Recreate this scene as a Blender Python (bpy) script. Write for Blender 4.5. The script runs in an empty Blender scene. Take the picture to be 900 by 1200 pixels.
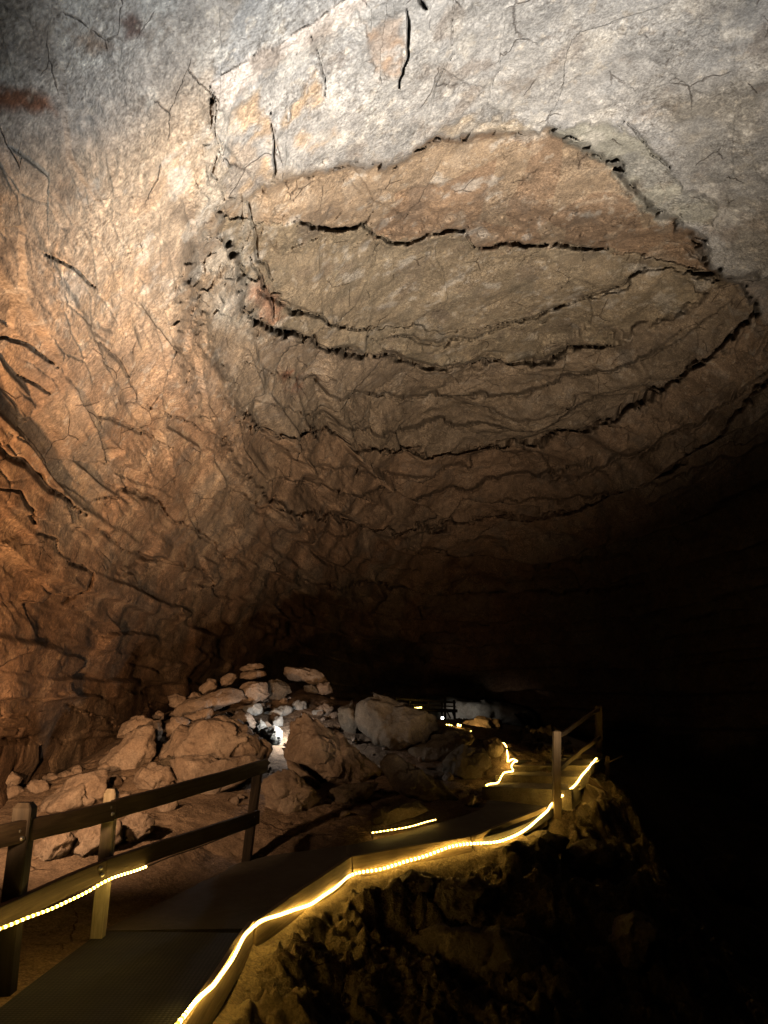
import bpy, bmesh, math, random
import numpy as np
from mathutils import Vector, Matrix

SC = bpy.context.scene
COL = SC.collection
F = 906.0                      # focal length in pixels of the 900 x 1200 photograph
PITCH = math.radians(13.6)
EYE = np.array([0.0, 0.0, 1.6])
CP, SP = math.cos(PITCH), math.sin(PITCH)
rng = np.random.default_rng(7)

# ------------------------------------------------------------------ geometry of the view
def ray(px, py):
    u = (np.asarray(px, float) - 450.0) / F
    v = (600.0 - np.asarray(py, float)) / F
    return np.stack([u, CP - v * SP, SP + v * CP], -1)

def at(px, py, y):             # the world point seen at (px,py) that lies y metres ahead
    d = ray(px, py)
    return EYE + d * (y / d[..., 1])[..., None] if d.ndim > 1 else EYE + d * (y / d[1])

def at_z(px, py, z):
    d = ray(px, py)
    return EYE + d * ((z - EYE[2]) / d[2])

def project(P):
    q = P - EYE
    dep = q[:, 1] * CP + q[:, 2] * SP
    up = -q[:, 1] * SP + q[:, 2] * CP
    ok = dep > 0.05
    dep = np.where(ok, dep, 0.05)
    px = 450 + F * q[:, 0] / dep
    py = 600 - F * up / dep
    return np.where(ok, px, -9000), np.where(ok, py, -9000)

# ------------------------------------------------------------------ noise
def hsh(ix, iy, iz, seed):
    h = (ix.astype(np.uint32) * np.uint32(374761393) + iy.astype(np.uint32) * np.uint32(668265263)
         + iz.astype(np.uint32) * np.uint32(2246822519) + np.uint32((seed * 3266489917) & 0xFFFFFFFF))
    h = (h ^ (h >> np.uint32(13))) * np.uint32(1274126177)
    h = (h ^ (h >> np.uint32(16))) * np.uint32(2654435761)
    return ((h ^ (h >> np.uint32(15))) & np.uint32(0xFFFFFF)).astype(np.float32) / 16777216.0

def vnoise(P, seed=0):         # smooth value noise in -1..1
    P = P.astype(np.float32)
    i = np.floor(P).astype(np.int32)
    f = P - i
    f = f * f * f * (f * (f * 6 - 15) + 10)
    r = 0
    for dx in (0, 1):
        wx = f[:, 0] if dx else 1 - f[:, 0]
        for dy in (0, 1):
            wy = f[:, 1] if dy else 1 - f[:, 1]
            for dz in (0, 1):
                wz = f[:, 2] if dz else 1 - f[:, 2]
                r = r + wx * wy * wz * hsh(i[:, 0] + dx, i[:, 1] + dy, i[:, 2] + dz, seed)
    return r * 2 - 1

ROT = np.array([[0.36, 0.48, -0.8], [-0.8, 0.6, 0.0], [0.48, 0.64, 0.6]], np.float32)
def fbm(P, octs=4, seed=0, gain=0.5, ridge=False):
    a, r, tot = 1.0, 0, 0.0
    Q = P.astype(np.float32)
    for o in range(octs):
        n = vnoise(Q, seed + o * 17)
        if ridge:
            n = 1 - 2 * np.abs(n)
        r = r + a * n
        tot += a
        a *= gain
        Q = (Q @ ROT.T) * 2.03 + 11.7
    return r / tot

def voronoi(P, seed=0):        # F1, F2, cell hash (3), offset to the nearest site
    P = P.astype(np.float32)
    i = np.floor(P).astype(np.int32)
    n = len(P)
    f1 = np.full(n, 9, np.float32); f2 = np.full(n, 9, np.float32)
    off = np.zeros((n, 3), np.float32); cid = np.zeros((n, 3), np.int32)
    for dx in (-1, 0, 1):
        for dy in (-1, 0, 1):
            for dz in (-1, 0, 1):
                c = i + np.array([dx, dy, dz], np.int32)
                s = np.stack([hsh(c[:, 0], c[:, 1], c[:, 2], seed + k) for k in (1, 2, 3)], -1)
                d = P - (c + s)
                r = np.sqrt((d * d).sum(1))
                m = r < f1
                f2 = np.where(m, f1, np.minimum(f2, r))
                f1 = np.where(m, r, f1)
                off[m] = d[m]; cid[m] = c[m]
    hv = np.stack([hsh(cid[:, 0], cid[:, 1], cid[:, 2], seed + k) for k in (11, 12, 13)], -1)
    return f1, f2, hv, off

def sstep(a, b, x):
    t = np.clip((x - a) / (b - a), 0, 1)
    return t * t * (3 - 2 * t)

# ------------------------------------------------------------------ polylines / polygons in the picture plane
def poly_dist(px, py, pts, closed=False):
    """distance, side sign, and 0..1 position along the line"""
    pts = [np.array(p, float) for p in pts]
    if closed:
        pts = pts + [pts[0]]
    L = [np.linalg.norm(pts[k + 1] - pts[k]) for k in range(len(pts) - 1)]
    tot = sum(L)
    best = np.full(len(px), 1e9); sgn = np.ones(len(px)); tt = np.zeros(len(px))
    acc = 0
    for k in range(len(pts) - 1):
        a, b = pts[k], pts[k + 1]
        ab = b - a
        t = np.clip(((px - a[0]) * ab[0] + (py - a[1]) * ab[1]) / (L[k] ** 2), 0, 1)
        ex = px - a[0] - t * ab[0]; ey = py - a[1] - t * ab[1]
        d = np.hypot(ex, ey)
        m = d < best
        best = np.where(m, d, best)
        sgn = np.where(m, np.sign(ab[0] * ey - ab[1] * ex), sgn)
        tt = np.where(m, (acc + t * L[k]) / tot, tt)
        acc += L[k]
    return best, sgn, tt

def inside(px, py, pts):
    r = np.zeros(len(px), bool)
    n = len(pts)
    for k in range(n):
        x0, y0 = pts[k]; x1, y1 = pts[(k + 1) % n]
        if y0 == y1:
            continue
        c = ((y0 > py) != (y1 > py)) & (px < (x1 - x0) * (py - y0) / (y1 - y0) + x0)
        r ^= c
    return r

def poly_mask(px, py, pts, soft):   # 1 inside, 0 outside, a soft edge of so many pixels
    d, _, _ = poly_dist(px, py, pts, True)
    s = np.where(inside(px, py, pts), d, -d)
    return sstep(-soft, soft, s), s

# ------------------------------------------------------------------ mesh helpers
def mesh_obj(name, co, faces, mat, smooth=True, parent=None, uv=None, col=None, link=True):
    me = bpy.data.meshes.new(name)
    co = np.asarray(co, np.float32)
    faces = np.asarray(faces, np.int32)
    n, k = faces.shape
    me.vertices.add(len(co)); me.vertices.foreach_set('co', co.ravel())
    me.loops.add(n * k); me.loops.foreach_set('vertex_index', faces.ravel())
    me.polygons.add(n)
    me.polygons.foreach_set('loop_start', np.arange(0, n * k, k, dtype=np.int32))
    me.polygons.foreach_set('loop_total', np.full(n, k, np.int32))
    me.polygons.foreach_set('use_smooth', np.full(n, smooth, bool))
    if uv is not None:
        l = me.uv_layers.new(name='UVMap')
        l.data.foreach_set('uv', np.asarray(uv, np.float32)[faces.ravel()].ravel())
    if col is not None:
        a = me.color_attributes.new('rock', 'FLOAT_COLOR', 'POINT')
        c4 = np.ones((len(co), 4), np.float32); c4[:, :col.shape[1]] = col
        a.data.foreach_set('color', c4.ravel())
    me.update(); me.validate()
    me.materials.append(mat)
    o = bpy.data.objects.new(name, me)
    if link:
        COL.objects.link(o)
    if parent is not None:
        o.parent = parent
        o.matrix_parent_inverse = Matrix.Identity(4)
    return o

def grid_faces(nu, nv, wrap=False):
    i = np.arange(nu * nv).reshape(nu, nv)
    if wrap:
        j = np.roll(i, -1, 0)
        return np.stack([i[:, :-1], j[:, :-1], j[:, 1:], i[:, 1:]], -1).reshape(-1, 4)
    return np.stack([i[:-1, :-1], i[1:, :-1], i[1:, 1:], i[:-1, 1:]], -1).reshape(-1, 4)

def empty(name, loc):
    o = bpy.data.objects.new(name, None)
    o.location = loc; o.empty_display_size = 0.2
    COL.objects.link(o)
    return o

def tag(o, label=None, cat=None, group=None, kind=None):
    for k, v in (('label', label), ('category', cat), ('group', group), ('kind', kind)):
        if v:
            o[k] = v
    return o

def spline(pts, step=0.02):
    P = np.asarray(pts, float)
    P = np.vstack([2 * P[0] - P[1], P, 2 * P[-1] - P[-2]])
    out = []
    for k in range(1, len(P) - 2):
        p0, p1, p2, p3 = P[k - 1:k + 3]
        n = max(2, int(np.linalg.norm(p2 - p1) / step))
        t = np.linspace(0, 1, n, endpoint=False)[:, None]
        out.append(0.5 * (2 * p1 + (p2 - p0) * t + (2 * p0 - 5 * p1 + 4 * p2 - p3) * t ** 2 + (3 * p1 - p0 - 3 * p2 + p3) * t ** 3))
    out.append(P[-2][None])
    return np.vstack(out)

def tube_data(pts, r, n=8):
    P = np.asarray(pts, float)
    T = np.gradient(P, axis=0); T /= np.linalg.norm(T, axis=1)[:, None] + 1e-9
    up = np.array([0, 0, 1.0])
    S = np.cross(T, up); S /= np.linalg.norm(S, axis=1)[:, None] + 1e-6
    U = np.cross(S, T)
    a = np.linspace(0, 2 * np.pi, n, endpoint=False)
    r = np.broadcast_to(np.asarray(r, float), (len(P),))
    co = P[:, None] + r[:, None, None] * (np.cos(a)[None, :, None] * S[:, None] + np.sin(a)[None, :, None] * U[:, None])
    idx = np.arange(len(P) * n).reshape(len(P), n)
    nx = np.roll(idx, -1, 1)
    f = np.stack([idx[:-1], nx[:-1], nx[1:], idx[1:]], -1).reshape(-1, 4)
    ln = np.concatenate([[0], np.cumsum(np.linalg.norm(np.diff(P, axis=0), axis=1))])
    uv = np.stack([np.repeat(ln, n), np.tile(a, len(P))], -1)
    return co.reshape(-1, 3), f, uv

def tube(name, pts, r, mat, parent=None, n=8, org=(0, 0, 0)):
    co, f, uv = tube_data(pts, r, n)
    return mesh_obj(name, co - np.asarray(org), f, mat, True, parent, uv)

def beam(name, p0, p1, w, h, mat, parent=None, up=(0, 0, 1), org=(0, 0, 0), seed=0, chamfer=0.0, wobble=0.004):
    """a sawn timber from p0 to p1: w across, h along `up`; rounded arrises, slightly uneven"""
    p0 = np.asarray(p0, float); p1 = np.asarray(p1, float)
    T = p1 - p0; L = np.linalg.norm(T); T /= L
    up = np.asarray(up, float)
    S = np.cross(T, up); S /= np.linalg.norm(S)
    U = np.cross(S, T)
    b = min(w, h) * 0.08
    sec = [(-w/2 + b, -h/2), (w/2 - b, -h/2), (w/2, -h/2 + b), (w/2, h/2 - b), (w/2 - b, h/2), (-w/2 + b, h/2), (-w/2, h/2 - b), (-w/2, -h/2 + b)]
    sec = np.array(sec)
    n = max(4, int(L / 0.08))
    t = np.linspace(0, L, n)
    t = np.concatenate([[0], [0.004], t[1:-1], [L - 0.004], [L]])
    sc = np.ones(len(t)); sc[0] = sc[-1] = 1 - 0.12
    if chamfer:
        sc[-1] = 0.62; t[-2] = L - chamfer
    lf = [(seed * 7.3 + k) for k in (0, 1)]
    ox = wobble * np.sin(t * 1.7 + lf[0]) + wobble * .6 * np.sin(t * 5.1 + lf[1] * 3)
    oy = wobble * np.cos(t * 2.1 + lf[0] * 2) + wobble * .5 * np.sin(t * 6.3 + lf[1])
    co = (p0 + t[:, None] * T)[:, None] + (sec[None, :, 0] * sc[:, None] + ox[:, None])[..., None] * S + (sec[None, :, 1] * sc[:, None] + oy[:, None])[..., None] * U
    m, k = len(t), 8
    idx = np.arange(m * k).reshape(m, k); nx = np.roll(idx, -1, 1)
    f = np.stack([idx[:-1], idx[1:], nx[1:], nx[:-1]], -1).reshape(-1, 4)
    caps = []
    for r_ in (idx[0], idx[-1][::-1]):
        caps += [[r_[0], r_[1], r_[2], r_[7]], [r_[7], r_[2], r_[3], r_[6]], [r_[6], r_[3], r_[4], r_[5]]]
    f = np.vstack([f, np.array(caps)])
    per = np.concatenate([[0], np.cumsum(np.linalg.norm(np.diff(sec, axis=0), axis=1))])
    uv = np.stack([np.repeat(t, k) + seed * 3.1, np.tile(per, m) + seed * 1.7], -1)
    return mesh_obj(name, co.reshape(-1, 3) - np.asarray(org), f, mat, False, parent, uv)

# ------------------------------------------------------------------ materials
def new_mat(name):
    m = bpy.data.materials.new(name); m.use_nodes = True
    nt = m.node_tree
    b = nt.nodes['Principled BSDF']
    return m, nt, b

def N(nt, typ, **kw):
    n = nt.nodes.new(typ)
    for k, v in kw.items():
        if k in n.inputs:
            n.inputs[k].default_value = v
        else:
            setattr(n, k, v)
    return n

def ramp(nt, stops, fac):
    r = nt.nodes.new('ShaderNodeValToRGB')
    e = r.color_ramp.elements
    while len(e) < len(stops):
        e.new(0.5)
    for k, (p, c) in enumerate(stops):
        e[k].position = p
        e[k].color = (*c, 1) if len(c) == 3 else c
    nt.links.new(fac, r.inputs[0])
    return r.outputs[0]

def mix(nt, a, b, fac, typ='MIX'):
    m = nt.nodes.new('ShaderNodeMix'); m.data_type = 'RGBA'; m.blend_type = typ
    for s, v in ((m.inputs[0], fac), (m.inputs[6], a), (m.inputs[7], b)):
        if hasattr(v, 'links'):
            nt.links.new(v, s)
        else:
            s.default_value = v if isinstance(v, (int, float)) else (*v, 1)
    return m.outputs[2]

def noise_tex(nt, vec, scale, detail=6, rough=0.6, dist=0.0, out='Fac'):
    n = N(nt, 'ShaderNodeTexNoise'); n.inputs['Scale'].default_value = scale
    n.inputs['Detail'].default_value = detail; n.inputs['Roughness'].default_value = rough; n.inputs['Distortion'].default_value = dist
    if vec is not None:
        nt.links.new(vec, n.inputs['Vector'])
    return n.outputs[out]

def bump(nt, height, strength, dist, prev=None):
    b = N(nt, 'ShaderNodeBump'); b.inputs['Strength'].default_value = strength; b.inputs['Distance'].default_value = dist
    nt.links.new(height, b.inputs['Height'])
    if prev is not None:
        nt.links.new(prev, b.inputs['Normal'])
    return b.outputs[0]

def rock_material(name, colors=None, use_attr=False, bump_m=0.02, scale=1.0, rough=0.92, spec=0.25, var=0.5, speck=0.6, mid_k=2.0):
    m, nt, b = new_mat(name)
    tc = N(nt, 'ShaderNodeTexCoord').outputs['Object']
    big = noise_tex(nt, tc, 1.3 * scale, 4, 0.62, 0.4)
    mid = noise_tex(nt, tc, 6.5 * scale, 5, 0.68, 0.3)
    fine = noise_tex(nt, tc, 38 * scale, 3, 0.65)
    if use_attr:
        a = N(nt, 'ShaderNodeAttribute'); a.attribute_name = 'rock'
        base = a.outputs['Color']
    else:
        base = ramp(nt, [(0.3, colors[0]), (0.5, colors[1]), (0.7, colors[2])], big)
    g = 1 - 0.5 * var; h = 1 + 0.6 * var
    c = mix(nt, base, ramp(nt, [(0.28, (g,) * 3), (0.5, (1, 1, 1)), (0.72, (h, h * .99, h * .97))], mid), 1.0, 'MULTIPLY')
    c = mix(nt, c, ramp(nt, [(0.3, (g * .95,) * 3), (0.5, (1, 1, 1)), (0.75, (h * 1.05,) * 3)], fine), 0.8, 'MULTIPLY')
    spk = noise_tex(nt, tc, 55 * scale, 2, 0.5)
    grain = noise_tex(nt, tc, 19 * scale, 4, 0.7, 0.2)
    if use_attr:
        c = mix(nt, c, ramp(nt, [(0.33, (.50, .47, .44)), (0.47, (.92, .91, .90)), (0.55, (1.05, 1.05, 1.05)), (0.66, (1.5, 1.48, 1.42))], grain), ramp(nt, [(0.40, (.25, .25, .25)), (0.62, (1, 1, 1))], noise_tex(nt, tc, 1.4, 3, 0.6)), 'MULTIPLY')
        mp = N(nt, 'ShaderNodeMapping'); mp.inputs['Scale'].default_value = (.8, .8, 1.9); nt.links.new(tc, mp.inputs['Vector'])
        wv = N(nt, 'ShaderNodeMix'); wv.data_type = 'VECTOR'; wv.inputs[0].default_value = 0.10
        nt.links.new(mp.outputs[0], wv.inputs[4]); nt.links.new(noise_tex(nt, tc, 2.6, 5, 0.65, out='Color'), wv.inputs[5])
        ve = N(nt, 'ShaderNodeTexVoronoi'); ve.feature = 'DISTANCE_TO_EDGE'; ve.inputs['Scale'].default_value = 1.5 * scale
        nt.links.new(wv.outputs[1], ve.inputs['Vector'])
        vm = ramp(nt, [(0.46, (1, 1, 1)), (0.58, (0, 0, 0))], noise_tex(nt, tc, 1.1, 3, 0.6))
        ad = N(nt, 'ShaderNodeMath', operation='ADD'); nt.links.new(ve.outputs['Distance'], ad.inputs[0])
        sc_ = N(nt, 'ShaderNodeMath', operation='MULTIPLY'); nt.links.new(vm, sc_.inputs[0]); sc_.inputs[1].default_value = .05
        nt.links.new(sc_.outputs[0], ad.inputs[1])
        vein = ramp(nt, [(0.0, (0, 0, 0)), (0.016, (1, 1, 1))], ad.outputs[0])
        c = mix(nt, c, ramp(nt, [(0.0, (.42, .38, .36)), (1.0, (1, 1, 1))], vein), .8, 'MULTIPLY')
    c = mix(nt, c, ramp(nt, [(0.24, (.35, .33, .30)), (0.36, (1, 1, 1)), (0.64, (1, 1, 1)), (0.74, (1.7, 1.65, 1.55))], spk), speck, 'MULTIPLY')
    nt.links.new(c, b.inputs['Base Color'])
    b.inputs['Roughness'].default_value = rough
    b.inputs['Specular IOR Level'].default_value = spec
    v = N(nt, 'ShaderNodeTexVoronoi'); v.feature = 'F1'; v.inputs['Scale'].default_value = 16 * scale
    w = N(nt, 'ShaderNodeMix'); w.data_type = 'VECTOR'; w.inputs[0].default_value = 0.12
    nt.links.new(tc, w.inputs[4]); nt.links.new(noise_tex(nt, tc, 9 * scale, 4, 0.6, out='Color'), w.inputs[5])
    nt.links.new(w.outputs[1], v.inputs['Vector'])
    msk = ramp(nt, [(0.42, (.12, .12, .12)), (0.62, (1, 1, 1))], noise_tex(nt, tc, 0.9 * scale, 3, 0.6)) if use_attr else None
    def patch(h):
        if msk is None:
            return h
        m_ = N(nt, 'ShaderNodeMath', operation='MULTIPLY'); nt.links.new(h, m_.inputs[0]); nt.links.new(msk, m_.inputs[1])
        return m_.outputs[0]
    n1 = bump(nt, patch(mid), 0.8, bump_m * mid_k)
    n2 = bump(nt, patch(v.outputs['Distance']), 0.7, bump_m * 0.8, n1)
    n3 = bump(nt, fine, 0.8, bump_m * 0.4, n2)
    if use_attr:
        n3 = bump(nt, patch(grain), 0.9, bump_m * 1.0, n3)
        n3 = bump(nt, vein, 0.8, bump_m * 1.6, n3)
    nt.links.new(n3, b.inputs['Normal'])
    return m

M = {}
M['shell'] = rock_material('cave_rock', use_attr=True, bump_m=0.013, scale=1.0, rough=0.85, spec=0.3, var=0.6, speck=0.9, mid_k=0.9)
M['dirt'] = rock_material('cave_dirt', use_attr=True, bump_m=0.014, scale=1.6, rough=0.95, spec=0.15, var=0.5)
M['boulder'] = rock_material('dusty_limestone', [(0.25, 0.165, 0.11), (0.36, 0.25, 0.175), (0.46, 0.34, 0.25)], bump_m=0.012, scale=1.3, var=0.45)
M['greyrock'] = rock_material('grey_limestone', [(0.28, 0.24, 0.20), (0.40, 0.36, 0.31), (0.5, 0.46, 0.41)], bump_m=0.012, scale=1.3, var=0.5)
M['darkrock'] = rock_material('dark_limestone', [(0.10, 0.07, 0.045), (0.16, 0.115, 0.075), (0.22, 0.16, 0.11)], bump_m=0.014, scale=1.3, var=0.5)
M['concrete'] = rock_material('path_concrete', [(0.075, 0.06, 0.042), (0.10, 0.08, 0.055), (0.13, 0.105, 0.075)], bump_m=0.003, scale=2.2, rough=0.8, var=0.25)

M['step'] = rock_material('lightened_step', [(0.20, 0.15, 0.09), (0.27, 0.20, 0.12), (0.34, 0.26, 0.16)], bump_m=0.006, scale=1.8, rough=0.85, var=0.4)  # lighter than the path concrete, standing in for missing bounced light

def wood_mat(name, c0, c1, c2, rough=0.75):
    m, nt, b = new_mat(name)
    uv = N(nt, 'ShaderNodeUVMap').outputs[0]
    mp = N(nt, 'ShaderNodeMapping'); mp.inputs['Scale'].default_value = (2.2, 34, 1)
    nt.links.new(uv, mp.inputs['Vector'])
    g = noise_tex(nt, mp.outputs[0], 1.0, 8, 0.65, 0.8)
    mp2 = N(nt, 'ShaderNodeMapping'); mp2.inputs['Scale'].default_value = (3, 6, 1)
    nt.links.new(uv, mp2.inputs['Vector'])
    big = noise_tex(nt, mp2.outputs[0], 1.0, 4, 0.6)
    c = ramp(nt, [(0.3, c0), (0.52, c1), (0.72, c2)], g)
    c = mix(nt, c, ramp(nt, [(0.3, (.6, .58, .55)), (0.6, (1, 1, 1))], big), 0.8, 'MULTIPLY')
    nt.links.new(c, b.inputs['Base Color'])
    b.inputs['Roughness'].default_value = rough
    b.inputs['Specular IOR Level'].default_value = 0.25
    nt.links.new(bump(nt, g, 0.6, 0.004), b.inputs['Normal'])
    return m
M['wood_dark'] = wood_mat('stained_wood', (0.03, 0.020, 0.012), (0.065, 0.044, 0.027), (0.10, 0.07, 0.043))
M['wood_pale'] = wood_mat('pale_wood', (0.52, 0.43, 0.30), (0.70, 0.58, 0.42), (0.8, 0.69, 0.53))
M['wood_mid'] = wood_mat('weathered_wood', (0.17, 0.11, 0.06), (0.28, 0.19, 0.105), (0.36, 0.26, 0.15))
M['wood_black'] = wood_mat('old_dark_wood', (0.02, 0.015, 0.01), (0.035, 0.026, 0.017), (0.05, 0.037, 0.025))

def rope_mat(name, strength, warm=(1.0, 0.60, 0.16), core=(1.0, 0.82, 0.45), pitch=0.027):
    m, nt, b = new_mat(name)
    uv = N(nt, 'ShaderNodeUVMap').outputs[0]
    sx = N(nt, 'ShaderNodeSeparateXYZ'); nt.links.new(uv, sx.inputs[0])
    mu = N(nt, 'ShaderNodeMath', operation='MULTIPLY'); mu.inputs[1].default_value = 2 * math.pi / pitch
    nt.links.new(sx.outputs[0], mu.inputs[0])
    si = N(nt, 'ShaderNodeMath', operation='SINE'); nt.links.new(mu.outputs[0], si.inputs[0])
    mr = N(nt, 'ShaderNodeMapRange'); mr.inputs[1].default_value = -1; mr.inputs[2].default_value = 1
    mr.inputs[3].default_value = 0.0; mr.inputs[4].default_value = 1.0
    nt.links.new(si.outputs[0], mr.inputs[0])
    pw = N(nt, 'ShaderNodeMath', operation='POWER'); pw.inputs[1].default_value = 2.5
    nt.links.new(mr.outputs[0], pw.inputs[0])
    c = mix(nt, warm, core, pw.outputs[0])
    st = N(nt, 'ShaderNodeMapRange'); st.inputs[3].default_value = strength * 0.10; st.inputs[4].default_value = strength * 2.2
    nt.links.new(pw.outputs[0], st.inputs[0])
    b.inputs['Base Color'].default_value = (0.6, 0.5, 0.35, 1)
    b.inputs['Roughness'].default_value = 0.3
    nt.links.new(c, b.inputs['Emission Color'])
    nt.links.new(st.outputs[0], b.inputs['Emission Strength'])
    return m
M['rope'] = rope_mat('rope_light_plastic', 26.0, (1, .56, .05), (1, .72, .2), .04)
M['rope_dim'] = rope_mat('rope_light_plastic_dim', 16.0, (1, .56, .05), (1, .72, .2), .04)
M['rope_far'] = rope_mat('rope_light_plastic_far', 16.0, (1, .56, .05), (1, .72, .2), .04)

m, nt, b = new_mat('cable_rubber')
b.inputs['Base Color'].default_value = (0.09, 0.07, 0.05, 1); b.inputs['Roughness'].default_value = 0.6
M['cable'] = m

m, nt, b = new_mat('ribbed_rubber')
uv = N(nt, 'ShaderNodeUVMap').outputs[0]
mp = N(nt, 'ShaderNodeMapping'); mp.inputs['Scale'].default_value = (38, 38, 1); nt.links.new(uv, mp.inputs['Vector'])
v = N(nt, 'ShaderNodeTexVoronoi'); v.feature = 'F1'; v.inputs['Scale'].default_value = 1.0; v.inputs['Randomness'].default_value = 0.0
nt.links.new(mp.outputs[0], v.inputs['Vector'])
big = noise_tex(nt, uv, 3, 6, 0.6)
cc = ramp(nt, [(0.2, (0.045, 0.043, 0.03)), (0.45, (0.018, 0.018, 0.013))], v.outputs['Distance'])
cc = mix(nt, cc, ramp(nt, [(0.35, (.6, .6, .6)), (.7, (1.5, 1.4, 1.2))], big), 0.8, 'MULTIPLY')
nt.links.new(cc, b.inputs['Base Color']); b.inputs['Roughness'].default_value = 0.75; b.inputs['Specular IOR Level'].default_value = 0.2
inv = N(nt, 'ShaderNodeMath', operation='SUBTRACT'); inv.inputs[0].default_value = 1; nt.links.new(v.outputs['Distance'], inv.inputs[1])
nt.links.new(bump(nt, inv.outputs[0], 0.9, 0.004), b.inputs['Normal'])
M['mat'] = m

# ------------------------------------------------------------------ the cave: walls and ceiling
CEN = np.array([3.2, 12.0, 0.4]); AX = np.array([7.5, 22.0, 8.4])

def axis_samples(lo, a, b, hi, dense, coarse):
    return np.concatenate([np.arange(lo, a, coarse), np.arange(a, b, dense), np.arange(b, hi, coarse)])

def build_shell():
    az = np.radians(axis_samples(-180, -36, 36, 180, 0.085, 1.5))
    el = np.radians(np.concatenate([np.arange(-40, -3, 1.2), np.arange(-3, 52, 0.085), np.linspace(52, 89.9, 40)]))
    A, E = np.meshgrid(az, el, indexing='ij')
    nu, nv = A.shape
    A = A.ravel(); E = E.ravel()
    D = np.stack([np.sin(A) * np.cos(E), np.cos(A) * np.cos(E), np.sin(E)], -1)
    # ray from the eye to a long squashed dome
    o = (EYE - CEN) / AX; d = D / AX
    a = (d * d).sum(1); bq = (o * d).sum(1); c = (o * o).sum() - 1
    R = (-bq + np.sqrt(bq * bq - a * c)) / a
    P = EYE + D * R[:, None]
    px, py = project(P)
    dense = (px > -120) & (px < 1020) & (py > -140) & (py < 1000)
    # large undulation
    low_f = 0.55 * fbm(P * 0.22, 3, 3) + 0.25 * fbm(P * 0.55, 3, 9)
    disp = np.zeros(len(P))
    leftw = sstep(420, 250, px) * dense
    # beds of limestone: every bed has a ragged edge of its own
    zw = P[:, 2] + 0.12 * vnoise(P * np.array([.35, .35, .3]), 21) + 0.035 * fbm(P * 1.6, 2, 22) + 0.03 * P[:, 0]
    bt = 0.46
    kz = zw / bt + 0.35 * vnoise(np.stack([zw * 2.1, zw * 0, zw * 0], -1), 5)
    k0 = np.floor(kz); fz = kz - k0
    def bed(k):
        Q = np.stack([P[:, 0] * .55, P[:, 1] * .55, k * 17.31], -1)
        Q2 = np.stack([P[:, 0] * 1.7, P[:, 1] * 1.7, k * 9.77], -1)
        return vnoise(Q, 31) + 0.45 * vnoise(Q2, 33)
    e = sstep(0.0, 0.16, fz)
    bedv = bed(k0 - 1) * (1 - e) + bed(k0) * e
    lower = sstep(330, 520, py + 0.25 * np.abs(px - 500) * (px > 500) + 0.3 * np.clip(260 - px, 0, 300))
    lower = np.where(dense, lower, sstep(7.2, 5.5, P[:, 2]))
    saw = fz * (1 - sstep(.80, 1.0, fz))
    zl = zw / .95 + .3 * vnoise(np.stack([zw * .9, zw * 0, zw * 0], -1), 6); fl_ = zl - np.floor(zl)
    sawl = fl_ * (1 - sstep(.86, 1.0, fl_))
    am = np.clip(.55 + .9 * vnoise(P * .28, 35), .1, 1.3)
    disp += 0.20 * bedv * (0.14 + 0.86 * lower) + (.12 * saw * am + .46 * sawl * (1.2 - .6 * am)) * lower * (1 - .88 * leftw)
    # broken blocks
    f1, f2, hv, off = voronoi(P * np.array([.55, .42, 2.0]) + 0.07 * np.stack([vnoise(P * 1.3, s) for s in (41, 42, 43)], -1), 51)
    tilt = ((hv - 0.5) * off).sum(1)
    disp += (0.30 * tilt + 0.05 * (hv[:, 0] - .5)) * (0.35 + 0.65 * lower)
    f1b, f2b, hvb, offb = voronoi(P * np.array([1.6, 1.3, 5.2]) + 0.08 * np.stack([vnoise(P * 3.1, s) for s in (44, 45, 46)], -1), 61)
    pv = sstep(-0.25, 0.35, vnoise(P * 0.7, 77))
    pv = sstep(-.05, .3, vnoise(P * 0.55, 77))
    disp += (1 - .4 * lower) * (0.065 * ((hvb - .5) * offb).sum(1) + 0.03 * (hvb[:, 1] - .5)) * (0.25 + 0.75 * lower) * (0.3 + 0.7 * pv)
    joint = np.exp(-((f2b - f1b) / 0.035) ** 2) * sstep(0.1, 0.6, vnoise(P * 0.9, 78))
    disp += 0.08 * joint * (0.3 + .7 * lower)
    f1c, f2c, hvc, offc = voronoi(P * np.array([6.5, 5.5, 10.0]) + 0.12 * np.stack([vnoise(P * 7, s) for s in (47, 48, 49)], -1), 66)
    disp += 0.03 * ((hvc - .5) * offc).sum(1) * sstep(20, 10, R) * sstep(0.0, .4, vnoise(P * 1.1, 79))

    # jitter of the picture-plane lines so that every edge is ragged
    n1 = fbm(P * 1.5, 3, 101); n2 = fbm(P * 1.5, 3, 131); n3 = fbm(P * 7, 3, 151); n4 = fbm(P * 7, 3, 171)
    wx = px + 9 * n1 + 4.5 * n3 + 14 * (hvc[:, 0] - .5) * .5
    wy = py + 9 * n2 + 4.5 * n4 + 14 * (hvc[:, 1] - .5) * .5
    hx = np.where(dense, wx, -9000); hy = np.where(dense, wy, -9000)
    idx = np.nonzero(dense)[0]
    X = wx[idx]; Y = wy[idx]
    XC = (px + 9 * n1 + 1.5 * n3 + 2 * (hvb[:, 0] - .5))[idx]; YC = (py + 9 * n2 + 1.5 * n4 + 2 * (hvb[:, 1] - .5))[idx]
    dd = np.zeros(len(idx)); Ps = P[idx]
    upk = np.zeros(len(idx))

    # the hollow a fallen slab has left in the ceiling
    hollow = [(252, 245), (300, 228), (340, 206), (400, 196), (470, 190), (505, 166), (560, 161), (640, 150), (702, 182), (762, 242), (820, 290), (850, 332), (800, 372), (720, 402), (620, 424), (500, 432), (400, 415), (320, 388), (285, 362), (272, 305)]
    hm, hs = poly_mask(X, Y, hollow, 6)
    inner = sstep(0, 60, hs)
    dd += 0.75 * hm
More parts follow.
